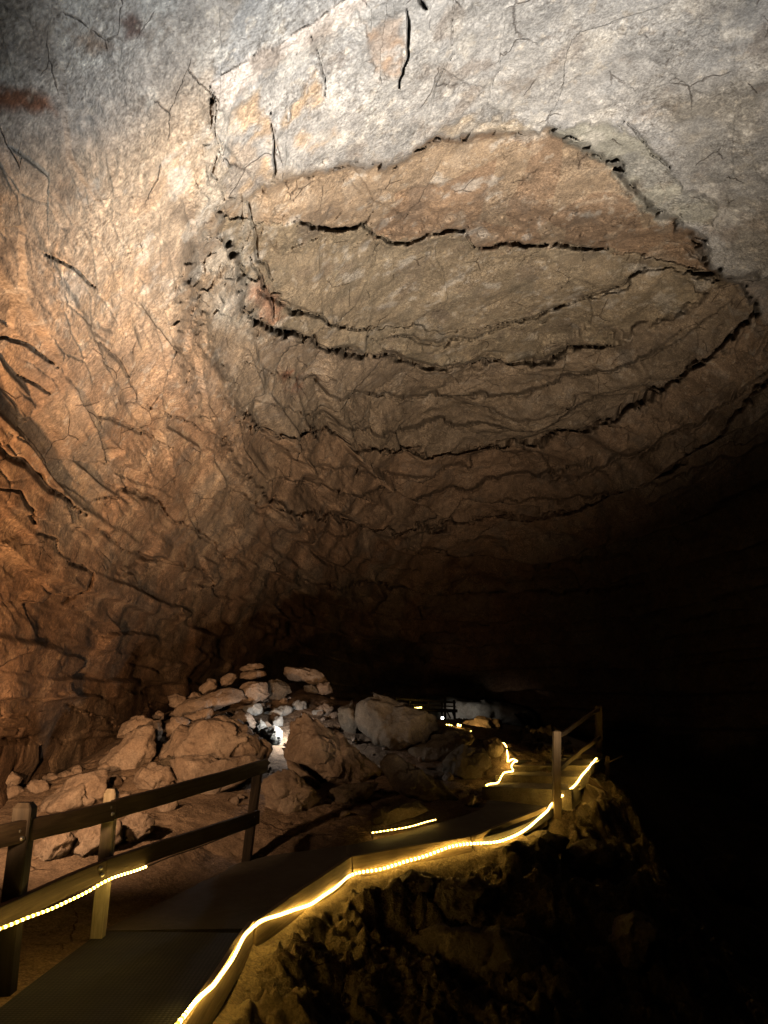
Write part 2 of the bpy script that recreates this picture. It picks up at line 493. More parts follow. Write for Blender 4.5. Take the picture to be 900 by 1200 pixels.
    f5, f6, h5, o5 = voronoi(Ps * np.array([.9, .7, 1.1]) + .3 * np.stack([vnoise(Ps * .9, s) for s in (94, 95, 96)], -1), 97)
    dd += hm * .16 * ((h5 - .5) * o5).sum(1)
    dd += -0.10 * hm * inner + 0.05 * hm * fbm(Ps * 1.1, 3, 201)
    # wider, shallower bowls round it, one bed each
    bowl2 = [(236, 200), (228, 250), (222, 320), (236, 390), (266, 466), (310, 508), (420, 524), (520, 541), (630, 532), (700, 508), (760, 468), (830, 420), (885, 372), (850, 330), (762, 242), (702, 182), (560, 161), (400, 196)]
    bowl3 = [(228, 250), (214, 320), (216, 400), (236, 480), (270, 540), (330, 596), (430, 622), (540, 626), (640, 606), (700, 588), (780, 556), (850, 500), (920, 430), (960, 340), (850, 330), (762, 242), (560, 161), (400, 196)]
    b2m, b2s = poly_mask(X, Y, bowl2, 13)
    b3m, b3s = poly_mask(X, Y, bowl3, 15)
    lowf = sstep(235, 300, Y)
    sh = sstep(260, 340, X)
    b2k = sstep(-3, 3, b2s) * sh + b2m * (1 - sh); b3k = sstep(-3, 3, b3s) * sh + b3m * (1 - sh)
    dd += (.55 * b2k + .55 * b3k) * lowf
    # two beds exposed inside it: the lower slab stands nearer than the upper
    c1 = [(282, 258), (345, 260), (392, 272), (425, 270), (445, 283), (475, 286), (500, 272), (540, 271), (562, 290), (600, 284), (650, 287), (715, 293), (830, 318)]
    cd, csg, ct = poly_dist(X, Y, c1)
    low = hm * sstep(-2, 2, csg * cd)
    dd += -0.19 * low
    c2 = [(300, 330), (340, 362), (400, 380), (460, 392), (540, 390), (620, 380), (690, 352), (760, 322), (830, 330)]
    cd2, csg2, ct2 = poly_dist(X, Y, c2)
    dd += -0.2 * hm * sstep(-2, 2, csg2 * cd2)
    # smoother slab at the right shoulder of the hollow
    shoulder = [(640, 152), (700, 140), (760, 170), (800, 215), (838, 245), (832, 268), (770, 262), (738, 232), (700, 185)]
    sm, ss = poly_mask(X, Y, shoulder, 3)
    dd += 0.12 * sm
    # crust flaked off at the left: brown patches a little deeper, white torn rim
    for poly, dp in (([(265, 135), (300, 108), (318, 150), (320, 190), (306, 228), (262, 232)], .06),
                     ([(325, 172), (345, 120), (372, 88), (385, 130), (400, 165), (360, 200)], .05),
                     ([(425, 20), (470, 15), (475, 90), (450, 95), (425, 60)], .05),
                     ([(505, 160), (540, 140), (600, 140), (630, 152), (560, 161)], .06)):
        mk, _ = poly_mask(X, Y, poly, 3)
        dd += dp * mk
    band = [(246, 92), (300, 62), (360, 30), (420, -10), (440, -10), (415, 25), (350, 62), (300, 90), (268, 122), (262, 165), (250, 160)]
    bm_, _ = poly_mask(X, Y, band, 3)
    dd += -0.05 * bm_
    # the rough broken column left of the hollow
    colm = [(242, 95), (268, 130), (262, 230), (300, 240), (290, 300), (310, 360), (340, 400), (300, 400), (250, 380), (225, 320), (232, 240), (240, 180)]
    cm, _ = poly_mask(X, Y, colm, 10)
    g1, g2, gh, go = voronoi(Ps * np.array([5.0, 4.0, 9.0]) + .3 * vnoise(Ps * 5, 3)[:, None], 210)
    dd += cm * (0.20 * ((gh - .5) * go).sum(1) + 0.09 * (gh[:, 0] - .5))
    # lumpy cream coating on the upper left
    lump = [(60, 110), (200, 90), (248, 120), (235, 250), (225, 400), (120, 420), (30, 330), (60, 230)]
    lm, _ = poly_mask(X, Y, lump, 45)
    l1, l2, lh, lo = voronoi(Ps * np.array([9.0, 8.0, 11.0]) + .5 * np.stack([vnoise(Ps * 5, s) for s in (4, 5, 6)], -1), 220)
    dd += lm * (0.05 * l1 - 0.02) + lm * 0.03 * fbm(Ps * 7, 3, 222)
    # popcorn crust over the top right
    top = sstep(260, 120, py[idx] - 0.16 * (px[idx] - 450)) * (1 - hm)
    t1, t2, th, to = voronoi(Ps * 11 + .6 * np.stack([vnoise(Ps * 6, s) for s in (7, 8, 9)], -1), 230)
    dd += top * (0.03 * t1 + 0.035 * fbm(Ps * 6, 4, 231))

    # open cracks and ledges: (line, half width px, depth m, step m on the lower side, px over which the step dies out)
    CR = [
        (c1[1:4], 3.2, .5, 0, 1), (c1[2:5], 5.5, .7, 0, 1), (c1[4:9], 3.0, .5, 0, 1), (c1[8:12], 3.4, .5, 0, 1), (c1[9:11], 4.0, .5, 0, 1),
        ([(425, 272), (438, 254)], 3.5, .4, 0, 1),
        ([(278, 362), (310, 380), (345, 392), (400, 412), (440, 424), (500, 432), (560, 433), (600, 426), (650, 414), (720, 402)], 6.5, .6, .16, 35),
        ([(300, 340), (335, 358), (380, 375), (430, 388)], 5, .5, .12, 20),
        ([(430, 402), (500, 404), (560, 400), (610, 384), (690, 352)], 4.5, .4, .08, 16),
        ([(560, 392), (600, 385), (618, 378)], 6, .3, 0, 1),
        ([(680, 350), (730, 330), (760, 318)], 3, .3, 0, 1),
        ([(805, 325), (830, 320), (848, 312)], 11, .9, 0, 1), ([(792, 290), (808, 300), (822, 303)], 5, .4, 0, 1),
        ([(244, 96), (252, 120), (247, 150), (256, 176), (248, 205), (262, 232), (258, 262)], 1.6, .15, 0, 1),
        ([(316, 120), (318, 145), (322, 170), (318, 214)], 1.9, .35, 0, 1), ([(350, 205), (366, 203)], 4, .4, 0, 1),
        ([(285, 236), (296, 262), (302, 300), (318, 330)], 3.2, .4, 0, 1),
        ([(292, 300), (310, 340), (322, 372)], 3, .4, 0, 1),
        ([(478, 10), (480, 45), (476, 74), (470, 110)], 3.0, .5, 0, 1), ([(490, 0), (502, 14)], 5, .5, 0, 1),
        ([(537, 0), (530, 60), (505, 100), (497, 140), (493, 175)], 1.6, .10, 0, 1),
        ([(590, 70), (575, 110), (560, 140)], 1.6, .10, 0, 1), ([(570, 110), (605, 135)], 1.5, .08, 0, 1),
        ([(730, 140), (745, 152), (765, 182), (790, 196)], 1.8, .25, 0, 1), ([(360, 40), (372, 66), (382, 92), (380, 120)], 1.6, .2, 0, 1),
        (bowl2[4:8], 1.8, .2, 0, 1), (bowl2[6:13], 3.4, .4, 0, 1), (bowl3[6:13], 3.0, .4, 0, 1),
        # left wall
        ([(-40, 500), (8, 535), (35, 562), (70, 584), (100, 600)], 5.5, .7, .10, 60),
        ([(85, 596), (105, 588), (135, 580), (172, 582), (205, 608), (250, 640), (300, 674)], 4.0, .55, .10, 60),
        ([(0, 396), (40, 412), (74, 432)], 3.2, .4, .05, 40), ([(30, 446), (45, 452), (60, 464)], 4.5, .5, 0, 1),
        ([(112, 398), (140, 425), (160, 452)], 2.6, .3, 0, 1), ([(175, 480), (205, 487), (240, 504), (275, 524)], 3.0, .4, .07, 45),
        ([(118, 490), (150, 503), (200, 524)], 3.4, .4, .05, 40), ([(262, 465), (275, 490), (300, 510), (350, 515), (400, 522)], 3.2, .35, .10, 45),
        ([(-10, 565), (8, 572), (25, 596), (30, 612)], 3.8, .5, 0, 1), ([(28, 622), (55, 630), (68, 652)], 3.6, .5, 0, 1),
        ([(66, 655), (88, 664), (105, 672), (90, 700), (78, 712)], 3.0, .4, 0, 1),
        ([(110, 618), (125, 630), (138, 640)], 4.5, .5, 0, 1), ([(138, 644), (180, 656), (215, 664), (244, 672), (252, 694)], 3.8, .5, .08, 45),
        ([(75, 820), (100, 840), (145, 850)], 4.5, .5, .12, 50), ([(0, 866), (45, 862), (50, 874)], 3.5, .4, .10, 45),
        ([(50, 296), (80, 312), (112, 338)], 2.0, .3, 0, 1),
        # the lower rings of the dome
        ([(285, 424), (340, 448), (420, 468), (500, 477), (590, 470), (670, 452), (740, 425), (800, 392)], 2.6, .3, .24, 28),
        ([(300, 556), (400, 580), (520, 585), (620, 572), (700, 545)], 2.6, .3, .30, 30),
        ([(300, 470), (380, 500), (470, 512), (560, 510), (650, 494), (730, 460)], 2.2, .25, .24, 26),
        ([(330, 680), (420, 690), (520, 700), (640, 704), (760, 690)], 3, .3, .4, 40),
        ([(300, 505), (360, 548), (420, 560), (480, 566), (560, 556), (620, 545)], 2.5, .25, .16, 45),
        ([(240, 560), (320, 600), (380, 628), (440, 632), (500, 640)], 2.5, .25, .14, 40),
        ([(610, 540), (630, 548), (640, 570), (690, 558), (760, 525), (840, 480), (910, 430)], 3.5, .35, .2, 50),
        ([(560, 592), (620, 592), (690, 580), (760, 575), (860, 540), (920, 520)], 2.5, .25, .18, 45),
        ([(480, 642), (540, 660), (620, 668), (700, 660)], 2.5, .25, .2, 50),
        ([(540, 492), (600, 488), (660, 476), (690, 470)], 2.2, .2, .05, 30), ([(500, 470), (530, 480), (545, 494)], 2.2, .2, 0, 1),
        ([(330, 440), (400, 462), (470, 476)], 2.2, .2, .07, 40), ([(650, 450), (720, 436), (800, 400), (860, 360)], 2.5, .25, .10, 45),
    ]
    for pts, w, dep, stp, dec in CR:
        xs = [p[0] for p in pts]; ys = [p[1] for p in pts]
        m = max(30, 4 * dec)
        if math.hypot(max(xs) - min(xs), max(ys) - min(ys)) < 60:
            w *= .65; dep *= .7
        s = np.nonzero((XC > min(xs) - m) & (XC < max(xs) + m) & (YC > min(ys) - m) & (YC < max(ys) + m))[0]
        if not len(s):
            continue
        dist, sg, t = poly_dist(XC[s], YC[s], pts)
        wv = .8 + 0.75 * vnoise(Ps[s] * 1.6, 301) + .2 * vnoise(Ps[s] * 4, 302)
        wv = np.clip(wv, .35, 1.6) * (0.12 + 0.88 * np.sin(np.pi * np.clip(t, 0.005, .995)) ** .8)
        q = np.clip(dist / ((.55 if max(xs) < 420 else .62) * w * wv), 0, 6)
        prof = np.exp(-q ** 2.2)
        dep *= .6 if max(xs) < 420 else .8
        dd[s] += dep * prof
        upk[s] = np.maximum(upk[s], prof * dep)
        if stp:
            stp *= 2.6 if min(ys) > 430 or max(xs) > 600 else 1.6
            env = np.sin(np.pi * np.clip(t, 0, 1)) ** .6
            below = sg > 0
            dd[s] += np.where(below, stp * np.exp(-dist / dec), -.25 * stp * np.exp(-dist / dec)) * env
    near = sstep(17, 8, R)
    # thin flakes that have come away in curved sheets
    for fr, lv, am, sd in ((0.55, 5, .03, 411), (1.9, 4, .007, 421)):
        q = fbm(P * np.array([fr * .8, fr * .6, fr * 3.0]), 4, sd) * lv
        kq = np.floor(q)
        disp += am * (kq + sstep(.80, 1.0, q - kq)) * (.25 + .75 * lower) * np.where(fr > 1.5, near * sstep(-.1, .3, vnoise(P * .8, 431)), 1)
    disp += near * 0.011 * fbm(P * 9, 3, 401) * (.25 + .75 * sstep(-.2, .35, vnoise(P * .9, 432)))
    nrm = (P - CEN) / AX ** 2; nrm /= np.linalg.norm(nrm, axis=1)[:, None]
    P2 = P + D * low_f[:, None] + nrm * (disp * (1 - .45 * leftw))[:, None]
    P2[idx] += D[idx] * dd[:, None]
    P2[idx, 2] += 0.10 * upk          # cracks run up into the rock behind their upper lip

    # ---- the rock's own colours, and the less lit ring darkened
    def C(*c): return np.array(c, np.float32)
    brown = C(.33, .195, .115); tan = C(.40, .28, .185); grey = C(.43, .425, .42); cream = C(.55, .455, .35)
    col = np.repeat(brown[None], len(P), 0)
    def lay(c, mk):
        nonlocal col
        col = col * (1 - mk[:, None]) + np.asarray(c)[None] * mk[:, None]
    nb = fbm(P * 0.8, 4, 501); nm = fbm(P * 3, 4, 511); nf = fbm(P * 9, 3, 521)
    lay(C(.36, .27, .19), sstep(-.1, .4, nb) * .6)
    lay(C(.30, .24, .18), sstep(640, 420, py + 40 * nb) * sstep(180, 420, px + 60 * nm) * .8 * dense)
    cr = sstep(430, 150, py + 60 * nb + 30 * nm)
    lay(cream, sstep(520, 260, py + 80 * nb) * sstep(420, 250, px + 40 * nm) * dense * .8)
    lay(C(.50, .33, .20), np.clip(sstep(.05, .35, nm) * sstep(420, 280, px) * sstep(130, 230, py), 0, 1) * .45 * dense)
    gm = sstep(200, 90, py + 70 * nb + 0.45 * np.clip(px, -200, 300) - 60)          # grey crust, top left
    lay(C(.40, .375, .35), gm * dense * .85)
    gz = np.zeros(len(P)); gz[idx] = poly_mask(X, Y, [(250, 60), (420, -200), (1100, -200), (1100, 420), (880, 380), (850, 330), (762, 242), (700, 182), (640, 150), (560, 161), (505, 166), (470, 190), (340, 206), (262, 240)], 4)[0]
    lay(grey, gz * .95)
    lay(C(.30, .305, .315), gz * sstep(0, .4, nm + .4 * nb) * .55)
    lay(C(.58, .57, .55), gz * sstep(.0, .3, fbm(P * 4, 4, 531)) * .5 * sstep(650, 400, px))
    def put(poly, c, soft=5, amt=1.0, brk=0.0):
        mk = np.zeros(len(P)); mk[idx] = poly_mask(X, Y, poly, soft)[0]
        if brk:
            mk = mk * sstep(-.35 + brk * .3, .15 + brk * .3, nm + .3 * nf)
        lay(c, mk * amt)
    put([(265, 135), (300, 108), (318, 150), (320, 190), (306, 228), (262, 232)], C(.52, .38, .25), 5, .85, .1)
    put([(325, 172), (345, 120), (372, 88), (385, 130), (400, 165), (360, 200)], C(.52, .38, .25), 5, .85, .1)
    put([(425, 20), (470, 15), (475, 90), (450, 95), (425, 60)], C(.40, .27, .18), 5, .8, .2)
    put([(505, 160), (540, 140), (600, 140), (630, 152), (560, 161)], C(.52, .43, .32), 4, .8)
    put(band, C(.72, .65, .60), 4, .95)
    put(bowl3, C(.34, .225, .145), 14, .55)
    put(bowl2, C(.30, .235, .17), 10, .8)  # grey-brown of the ring, also darkened as the less lit side
    put(hollow, C(.35, .24, .16), 3, 1)
    cellv = np.zeros(len(P)); cellv[idx] = h5[:, 2]
    hmf = np.zeros(len(P)); hmf[idx] = hm
    lay(C(.42, .33, .235), hmf * (cellv > .62) * .6); lay(C(.27, .19, .13), hmf * (cellv < .22) * .5)
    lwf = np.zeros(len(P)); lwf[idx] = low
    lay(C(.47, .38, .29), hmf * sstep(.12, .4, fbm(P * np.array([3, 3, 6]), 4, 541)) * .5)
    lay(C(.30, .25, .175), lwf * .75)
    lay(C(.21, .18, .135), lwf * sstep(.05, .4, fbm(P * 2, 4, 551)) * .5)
    put(shoulder, C(.36, .35, .30), 4, .9)
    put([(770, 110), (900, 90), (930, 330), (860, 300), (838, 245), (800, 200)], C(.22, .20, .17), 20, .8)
    put(colm, C(.42, .39, .34), 12, .7, -.2)
    # iron stains
    put([(-20, 98), (30, 100), (60, 118), (70, 135), (20, 128), (-20, 125)], C(.20, .085, .045), 8, .95, .05)
    put([(80, 35), (110, 40), (130, 58), (95, 62)], C(.24, .16, .11), 8, .8, .1)
    put([(136, 22), (160, 20), (170, 40), (145, 48)], C(.13, .08, .065), 6, .9, .1)
    put([(335, 440), (358, 438), (362, 468), (345, 470)], C(.22, .09, .05), 8, .8, .1)
    put([(285, 335), (305, 330), (335, 370), (310, 378)], C(.36, .20, .13), 8, .8)
    lay(C(.62, .55, .46), sstep(.38, .55, nf) * dense * .4 * sstep(700, 400, py))
    st = fbm(P * np.array([2.0, 2.0, 2.6]), 5, 561, .6)
    lay(C(.20, .155, .12), sstep(.12, .42, st) * .5 * dense)
    lay(C(.27, .27, .27), gz * sstep(.02, .30, fbm(P * 1.4 + 5, 5, 571, .6)) * .55)
    lay(C(.66, .63, .58), sstep(.16, .4, fbm(P * 2.6 + 9, 5, 581, .6)) * .5 * dense * sstep(560, 200, py))
    col *= (1 + 0.26 * nm + 0.16 * nb)[:, None]
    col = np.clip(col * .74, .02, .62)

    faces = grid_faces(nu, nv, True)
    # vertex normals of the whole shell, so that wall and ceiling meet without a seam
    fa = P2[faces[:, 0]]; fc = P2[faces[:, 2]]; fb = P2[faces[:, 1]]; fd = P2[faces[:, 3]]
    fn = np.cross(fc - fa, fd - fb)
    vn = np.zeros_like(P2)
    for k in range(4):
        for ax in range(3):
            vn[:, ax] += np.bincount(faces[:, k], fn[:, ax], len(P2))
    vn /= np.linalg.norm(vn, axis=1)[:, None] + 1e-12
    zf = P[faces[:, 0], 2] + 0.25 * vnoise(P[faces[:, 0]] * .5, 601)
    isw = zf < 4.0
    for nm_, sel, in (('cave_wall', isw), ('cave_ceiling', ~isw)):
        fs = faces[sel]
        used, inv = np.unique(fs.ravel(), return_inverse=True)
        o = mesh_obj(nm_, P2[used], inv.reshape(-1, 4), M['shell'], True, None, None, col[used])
        o.data.normals_split_custom_set_from_vertices(vn[used].astype(np.float32).tolist())
        tag(o, kind='structure')
build_shell()

# ------------------------------------------------------------------ the walkway's course
ER = [at_z(150, 1290, 0.0), at_z(215, 1195, 0.0), at_z(290, 1088, 0.0), at_z(345, 1046, 0.05), at_z(408, 1010, .12), at_z(480, 998, .17), at_z(550, 985, .24), at_z(610, 968, .32), at_z(650, 946, .42)]
EL = [at_z(-60, 1230, 0.0), at_z(0, 1180, 0.0), at_z(120, 1090, 0.0), at_z(215, 1045, .03), at_z(290, 1008, .08), at_z(420, 988, .19), at_z(500, 968, .29), at_z(560, 950, .38), at_z(572, 937, .42)]
for k in (3, 5):                       # boards run straight between the corners
    ER[k] = (ER[k - 1] + ER[k + 1]) / 2
ER = np.array(ER); EL = np.array(EL)
UPR = np.array([at(702, 886, 12.4), at(690, 872, 14.0), at(660, 862, 16.0), at(600, 850, 20.0), at(560, 843, 26.0)])
UPL = np.array([at(604, 893, 11.0), at(596, 874, 12.8), at(580, 860, 15.5), at(540, 849, 19.5), at(505, 843, 26.0)])

# ------------------------------------------------------------------ the ground
def rbf_fit(xy, z):
    xy = np.asarray(xy, float); n = len(xy)
    r = np.linalg.norm(xy[:, None] - xy[None], axis=2)
    K = np.zeros((n + 3, n + 3))
    K[:n, :n] = r
    K[:n, :n] += np.eye(n) * -1e-3
    K[:n, n] = 1; K[:n, n + 1:] = xy; K[n, :n] = 1; K[n + 1:, :n] = xy.T
    w = np.linalg.solve(K, np.concatenate([z, [0, 0, 0]]))
    return xy, w
ctl = []
for e in (ER, EL):
    for p in e:
        ctl.append((p[0], p[1], p[2] - .06))
for p in np.vstack([UPR, UPL]):
    ctl.append((p[0], p[1], p[2] - .05))
for px, py, y in [(40, 1110, 5.9), (200, 1000, 7.7), (200, 950, 8.7), (100, 1000, 7.5), (40, 965, 8.6), (30, 925, 9.6), (120, 925, 9.4), (200, 905, 9.8),
                  (260, 905, 10.0), (150, 868, 10.8), (250, 858, 11.2), (200, 832, 12.3), (300, 812, 12.8), (340, 800, 13.6), (380, 815, 13.4), (430, 832, 13.0),
                  (480, 845, 12.7), (540, 856, 12.3), (575, 876, 11.6), (562, 905, 10.8), (545, 928, 10.1), (480, 938, 9.7), (430, 910, 10.6), (420, 962, 8.9),
                  (350, 930, 9.6), (330, 975, 8.6), (655, 1020, 8.9), (700, 945, 10.4), (725, 925, 11.4)]:
    ctl.append(tuple(at(px, py, y)))
ctl += [(-1, 16, 1.3), (0, 18, .9), (3.4, 18, .4), (4.5, 25, .5), (-2, 22, .9), (0, 30, .9), (8, 14, -3), (8, 8, -3.4), (5, 6, -3), (3, 5, -2.4), (3.2, 9, -1.7), (4.2, 12, -1.7), (0, 2.0, -.5), (-3, 2, 0),
        (3, 1, -2), (-5, 5, .3), (-4.7, 9.2, .35), (-4.8, 11, .4), (-4.8, 13, .6), (-6, 9, .3), (-6, 14, .6), (-4.2, 16, .8), (12, 20, -2), (13, 5, -3), (0, -8, -.3), (-7, -8, 0), (9, -8, -1), (-5, 30, 1), (10, 36, .5), (-3, 40, 1), (4, 40, 1), (2.4, 6.3, -1.7), (1.6, 6.7, -1.1), (.5, 5.2, -1.15)]
for k in range(len(ER)):               # the bank starts lower than the boards
    q = ER[min(k + 1, len(ER) - 1)] - ER[max(k - 1, 0)]; q = q / np.linalg.norm(q[:2])
    for s_, dz in ((.12, -.17), (.42, -.28), (.85, -.46), (1.35, -.8)):
        ctl.append((ER[k][0] + q[1] * s_, ER[k][1] - q[0] * s_, ER[k][2] + dz))
ctl = np.array(ctl)
RXY, RW = rbf_fit(ctl[:, :2], ctl[:, 2])
def ground_base(x, y):
    x = np.asarray(x, float); y = np.asarray(y, float)
    h = RW[-3] + RW[-2] * x + RW[-1] * y
    for k in range(len(RXY)):
        h = h + RW[k] * np.hypot(x - RXY[k, 0], y - RXY[k, 1])
    return h
def cast(px, py, y0=3.5, y1=30.0):           # where a line of sight meets the ground
    d = ray(px, py)
    ys = np.linspace(y0, y1, 800)
    Q = EYE + d * (ys / d[1])[:, None]
    g = ground_base(Q[:, 0], Q[:, 1])
    hit = np.nonzero(Q[:, 2] < g)[0]
    return ys[hit[0]] if len(hit) else None

PATH_POLY = np.vstack([ER[:, :2], EL[::-1, :2]])
UP_POLY = np.vstack([UPR[:, :2], UPL[::-1, :2]])
def build_ground():
    xs = np.concatenate([np.arange(-16, -5.2, .4), np.arange(-5.2, 4.4, .021), np.arange(4.4, 22, .3)])
    ys = np.concatenate([np.arange(-16, 4.2, .4), np.arange(4.2, 12.4, .021), np.arange(12.4, 16, .06), np.arange(16, 46, .35)])
    Xg, Yg = np.meshgrid(xs, ys, indexing='ij')
    sh = Xg.shape
    x = Xg.ravel(); y = Yg.ravel()
    h = ground_base(x, y)
    P = np.stack([x, y, h], -1)
    dp, _, _ = poly_dist(x, y, PATH_POLY, True)
    ip = inside(x, y, PATH_POLY)
    # which side of the walkway
    cl, sg, _ = poly_dist(x, y, (ER[:, :2] + EL[:, :2]) / 2)
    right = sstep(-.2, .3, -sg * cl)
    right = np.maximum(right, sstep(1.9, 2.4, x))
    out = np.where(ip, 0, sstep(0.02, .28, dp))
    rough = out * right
    v1, v2, vh, vo = voronoi(P * np.array([3.2, 3.2, 1]), 701)
    w1, w2, wh, wo = voronoi(P * np.array([8, 8, 1]) + .4 * np.stack([vnoise(P * 5, s) for s in (14, 15, 16)], -1), 711)
    lump = (0.26 * fbm(P * 1.5, 3, 702) + 0.15 * fbm(P * 3.0, 4, 703, ridge=True) - .07
            + 0.07 * ((vh - .5) * vo).sum(1) + 0.02 * (vh[:, 0] - .5) + .08 * ((wh - .5) * wo).sum(1) + .03 * (wh[:, 1] - .5)
            + 0.055 * fbm(P * 8, 3, 704, ridge=True) + .022 * fbm(P * 17, 2, 705))
    h = h + rough * (lump * sstep(.0, .16, dp) - .05)
    left = out * (1 - right)
    # trodden dust on the left: footprints and small stones
    f1, f2, fh, fo = voronoi(P * np.array([5.2, 4.4, 1]), 721)
    foot = np.exp(-((fo[:, 0] / .32) ** 2 + (fo[:, 1] / .18) ** 2)) * (fh[:, 0] > .3)
    h = h + left * (0.05 * fbm(P * 1.1, 3, 722) + .02 * fbm(P * 4.5, 4, 723) - .035 * foot * sstep(-.2, .3, vnoise(P * 1.2, 724)) + .009 * fbm(P * 17, 3, 725))
    # the bed of the walkway
    zc = h
    h = np.where(ip, np.minimum(h, ground_base(x, y) - .02), h)
    P = np.stack([x, y, h], -1)
    nb = fbm(P * 1.1, 4, 731); nf = fbm(P * 6, 3, 732)
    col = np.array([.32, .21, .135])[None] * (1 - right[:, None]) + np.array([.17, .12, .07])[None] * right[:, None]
    col = col * (1 + .2 * nb + .12 * nf)[:, None]
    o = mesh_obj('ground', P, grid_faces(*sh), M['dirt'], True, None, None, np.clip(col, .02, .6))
    tag(o, kind='structure')
build_ground()

# ------------------------------------------------------------------ the path: concrete, then steps, then concrete again
def strip(name, Lp, Rp, mat, thick=.09, nacross=24, step=.05, t0=0.0, noise=.004, zoff=0.0):
    Ls = spline(Lp, .02); Rs = spline(Rp, .02)
    def res(Q, n):
        s = np.concatenate([[0], np.cumsum(np.linalg.norm(np.diff(Q, axis=0), axis=1))]); s /= s[-1]
        t = np.linspace(0, 1, n)
        return np.stack([np.interp(t, s, Q[:, k]) for k in range(3)], -1)
    n = int(max(np.linalg.norm(np.diff(Ls, axis=0), axis=1).sum(), np.linalg.norm(np.diff(Rs, axis=0), axis=1).sum()) / step) + 2
    a = res(Ls, n); b_ = res(Rs, n)
    t = np.linspace(0, 1, nacross)
    G = a[:, None] * (1 - t)[None, :, None] + b_[:, None] * t[None, :, None]
    G = G.reshape(-1, 3)
    G[:, 2] += zoff + noise * fbm(G * 2, 3, 801)
    G = G.reshape(n, nacross, 3)
    G = np.concatenate([G[:, :1] - [0, 0, thick], G, G[:, -1:] - [0, 0, thick]], 1)
    ends = lambda r: r - np.array([0, 0, thick])
    e0 = G[:1].copy(); e0[0, 1:-1, 2] -= thick; e1 = G[-1:].copy(); e1[0, 1:-1, 2] -= thick
    G = np.concatenate([e0, G, e1], 0)
    uv = np.stack([G[..., 0].ravel(), G[..., 1].ravel()], -1)
    return mesh_obj(name, G.reshape(-1, 3), grid_faces(*G.shape[:2])[:, ::-1], mat, False, None, uv)

o = strip('path', EL[2:], ER[2:], M['concrete']); tag(o, kind='structure')
o = strip('path', UPL, UPR, M['concrete'], step=.2); tag(o, kind='structure')
mat_L = np.array([at_z(-80, 1255, .012), at_z(0, 1181, .012), at_z(118, 1091.5, .012)])
mat_R = np.array([at_z(165, 1275, .012), at_z(216, 1199, .012), at_z(284, 1093, .012)])
o = strip('rubber_mat', mat_L, mat_R, M['mat'], thick=.05, noise=.001)
tag(o, 'dark studded rubber mat on the walkway beside the near fence', 'mat')

# ------------------------------------------------------------------ steps
def block(name, corners, z0, z1, mat, parent, org, seed):
    """a worn step: top given by four corners, vertical sides, rounded nosing"""
    c = [np.array(p) for p in corners]          # front-left, front-right, back-right, back-left
    nu_, nv_ = 40, 12
    u = np.linspace(0, 1, nu_); v = np.linspace(0, 1, nv_)
    U, V = np.meshgrid(u, v, indexing='ij')
    G = (c[0][None, None] * ((1 - U) * (1 - V))[..., None] + c[1] * (U * (1 - V))[..., None] + c[2] * (U * V)[..., None] + c[3] * ((1 - U) * V)[..., None])
    G = np.concatenate([G, np.full(G.shape[:2] + (1,), z1)], -1)
    rows = [np.concatenate([G[:, :1, :2], np.full((nu_, 1, 1), z)], -1) for z in np.linspace(z0, z1 - .012, 6)]
    nose = G[:, :1].copy(); nose[..., 2] = z1 - .003
    G[:, 0, :2] += (G[:, 1, :2] - G[:, 0, :2]) * .25
    G = np.concatenate(rows + [nose, G, np.concatenate([G[:, -1:, :2], np.full((nu_, 1, 1), z0)], -1)], 1)
    Q = G.reshape(-1, 3)
    Q = Q + .010 * np.stack([fbm(Q * 4 + seed, 3, s) for s in (811, 812, 813)], -1) + .02 * np.stack([vnoise(Q * 1.4 + seed, 815), vnoise(Q * 1.4 + seed, 816), 0 * Q[:, 0]], -1)
    G = Q.reshape(G.shape)
    L0 = G[:1].copy(); L0[..., 2] = z0; L1 = G[-1:].copy(); L1[..., 2] = z0
    G = np.concatenate([L0, G, L1], 0)
    return mesh_obj(name, G.reshape(-1, 3) - org, grid_faces(*G.shape[:2])[:, ::-1], mat, False, parent, np.stack([G[..., 0].ravel(), G[..., 1].ravel()], -1))

org = np.array([1.7, 10.2, .4])
stair = empty('staircase', org)
tag(stair, 'low flight of earthy steps climbing between the two rope lights', 'steps')
# each step: the pixel ends of its upper front edge and their distances
steps = [((566, 921), 10.0, (668, 926), 9.55, .43), ((580, 907.5), 10.4, (680, 910.5), 10.2, .57), ((600, 896), 10.85, (692, 898), 11.0, .68), ((604, 886), 11.7, (708, 883), 12.2, .77)]
tops = []
for (pl, yl, pr, yr, zb) in steps:
    a = at(*pl, yl); b_ = at(*pr, yr)
    tops.append((a, b_, (a[2] + b_[2]) / 2))
for k, (a, b_, zt) in enumerate(tops):
    if k + 1 < len(tops):
        a2, b2 = tops[k + 1][0], tops[k + 1][1]
    else:
        a2, b2 = a + [0.0, .8, 0], b_ + [0, .9, 0]
    zb = tops[k - 1][2] - .06 if k else .34
    block('step', [a[:2], b_[:2], b2[:2] + (b2[:2] - b_[:2]) * .1 + [0, .05], a2[:2] + [0, .05]], zb, zt, M['step'], stair, org, k * 3.3)

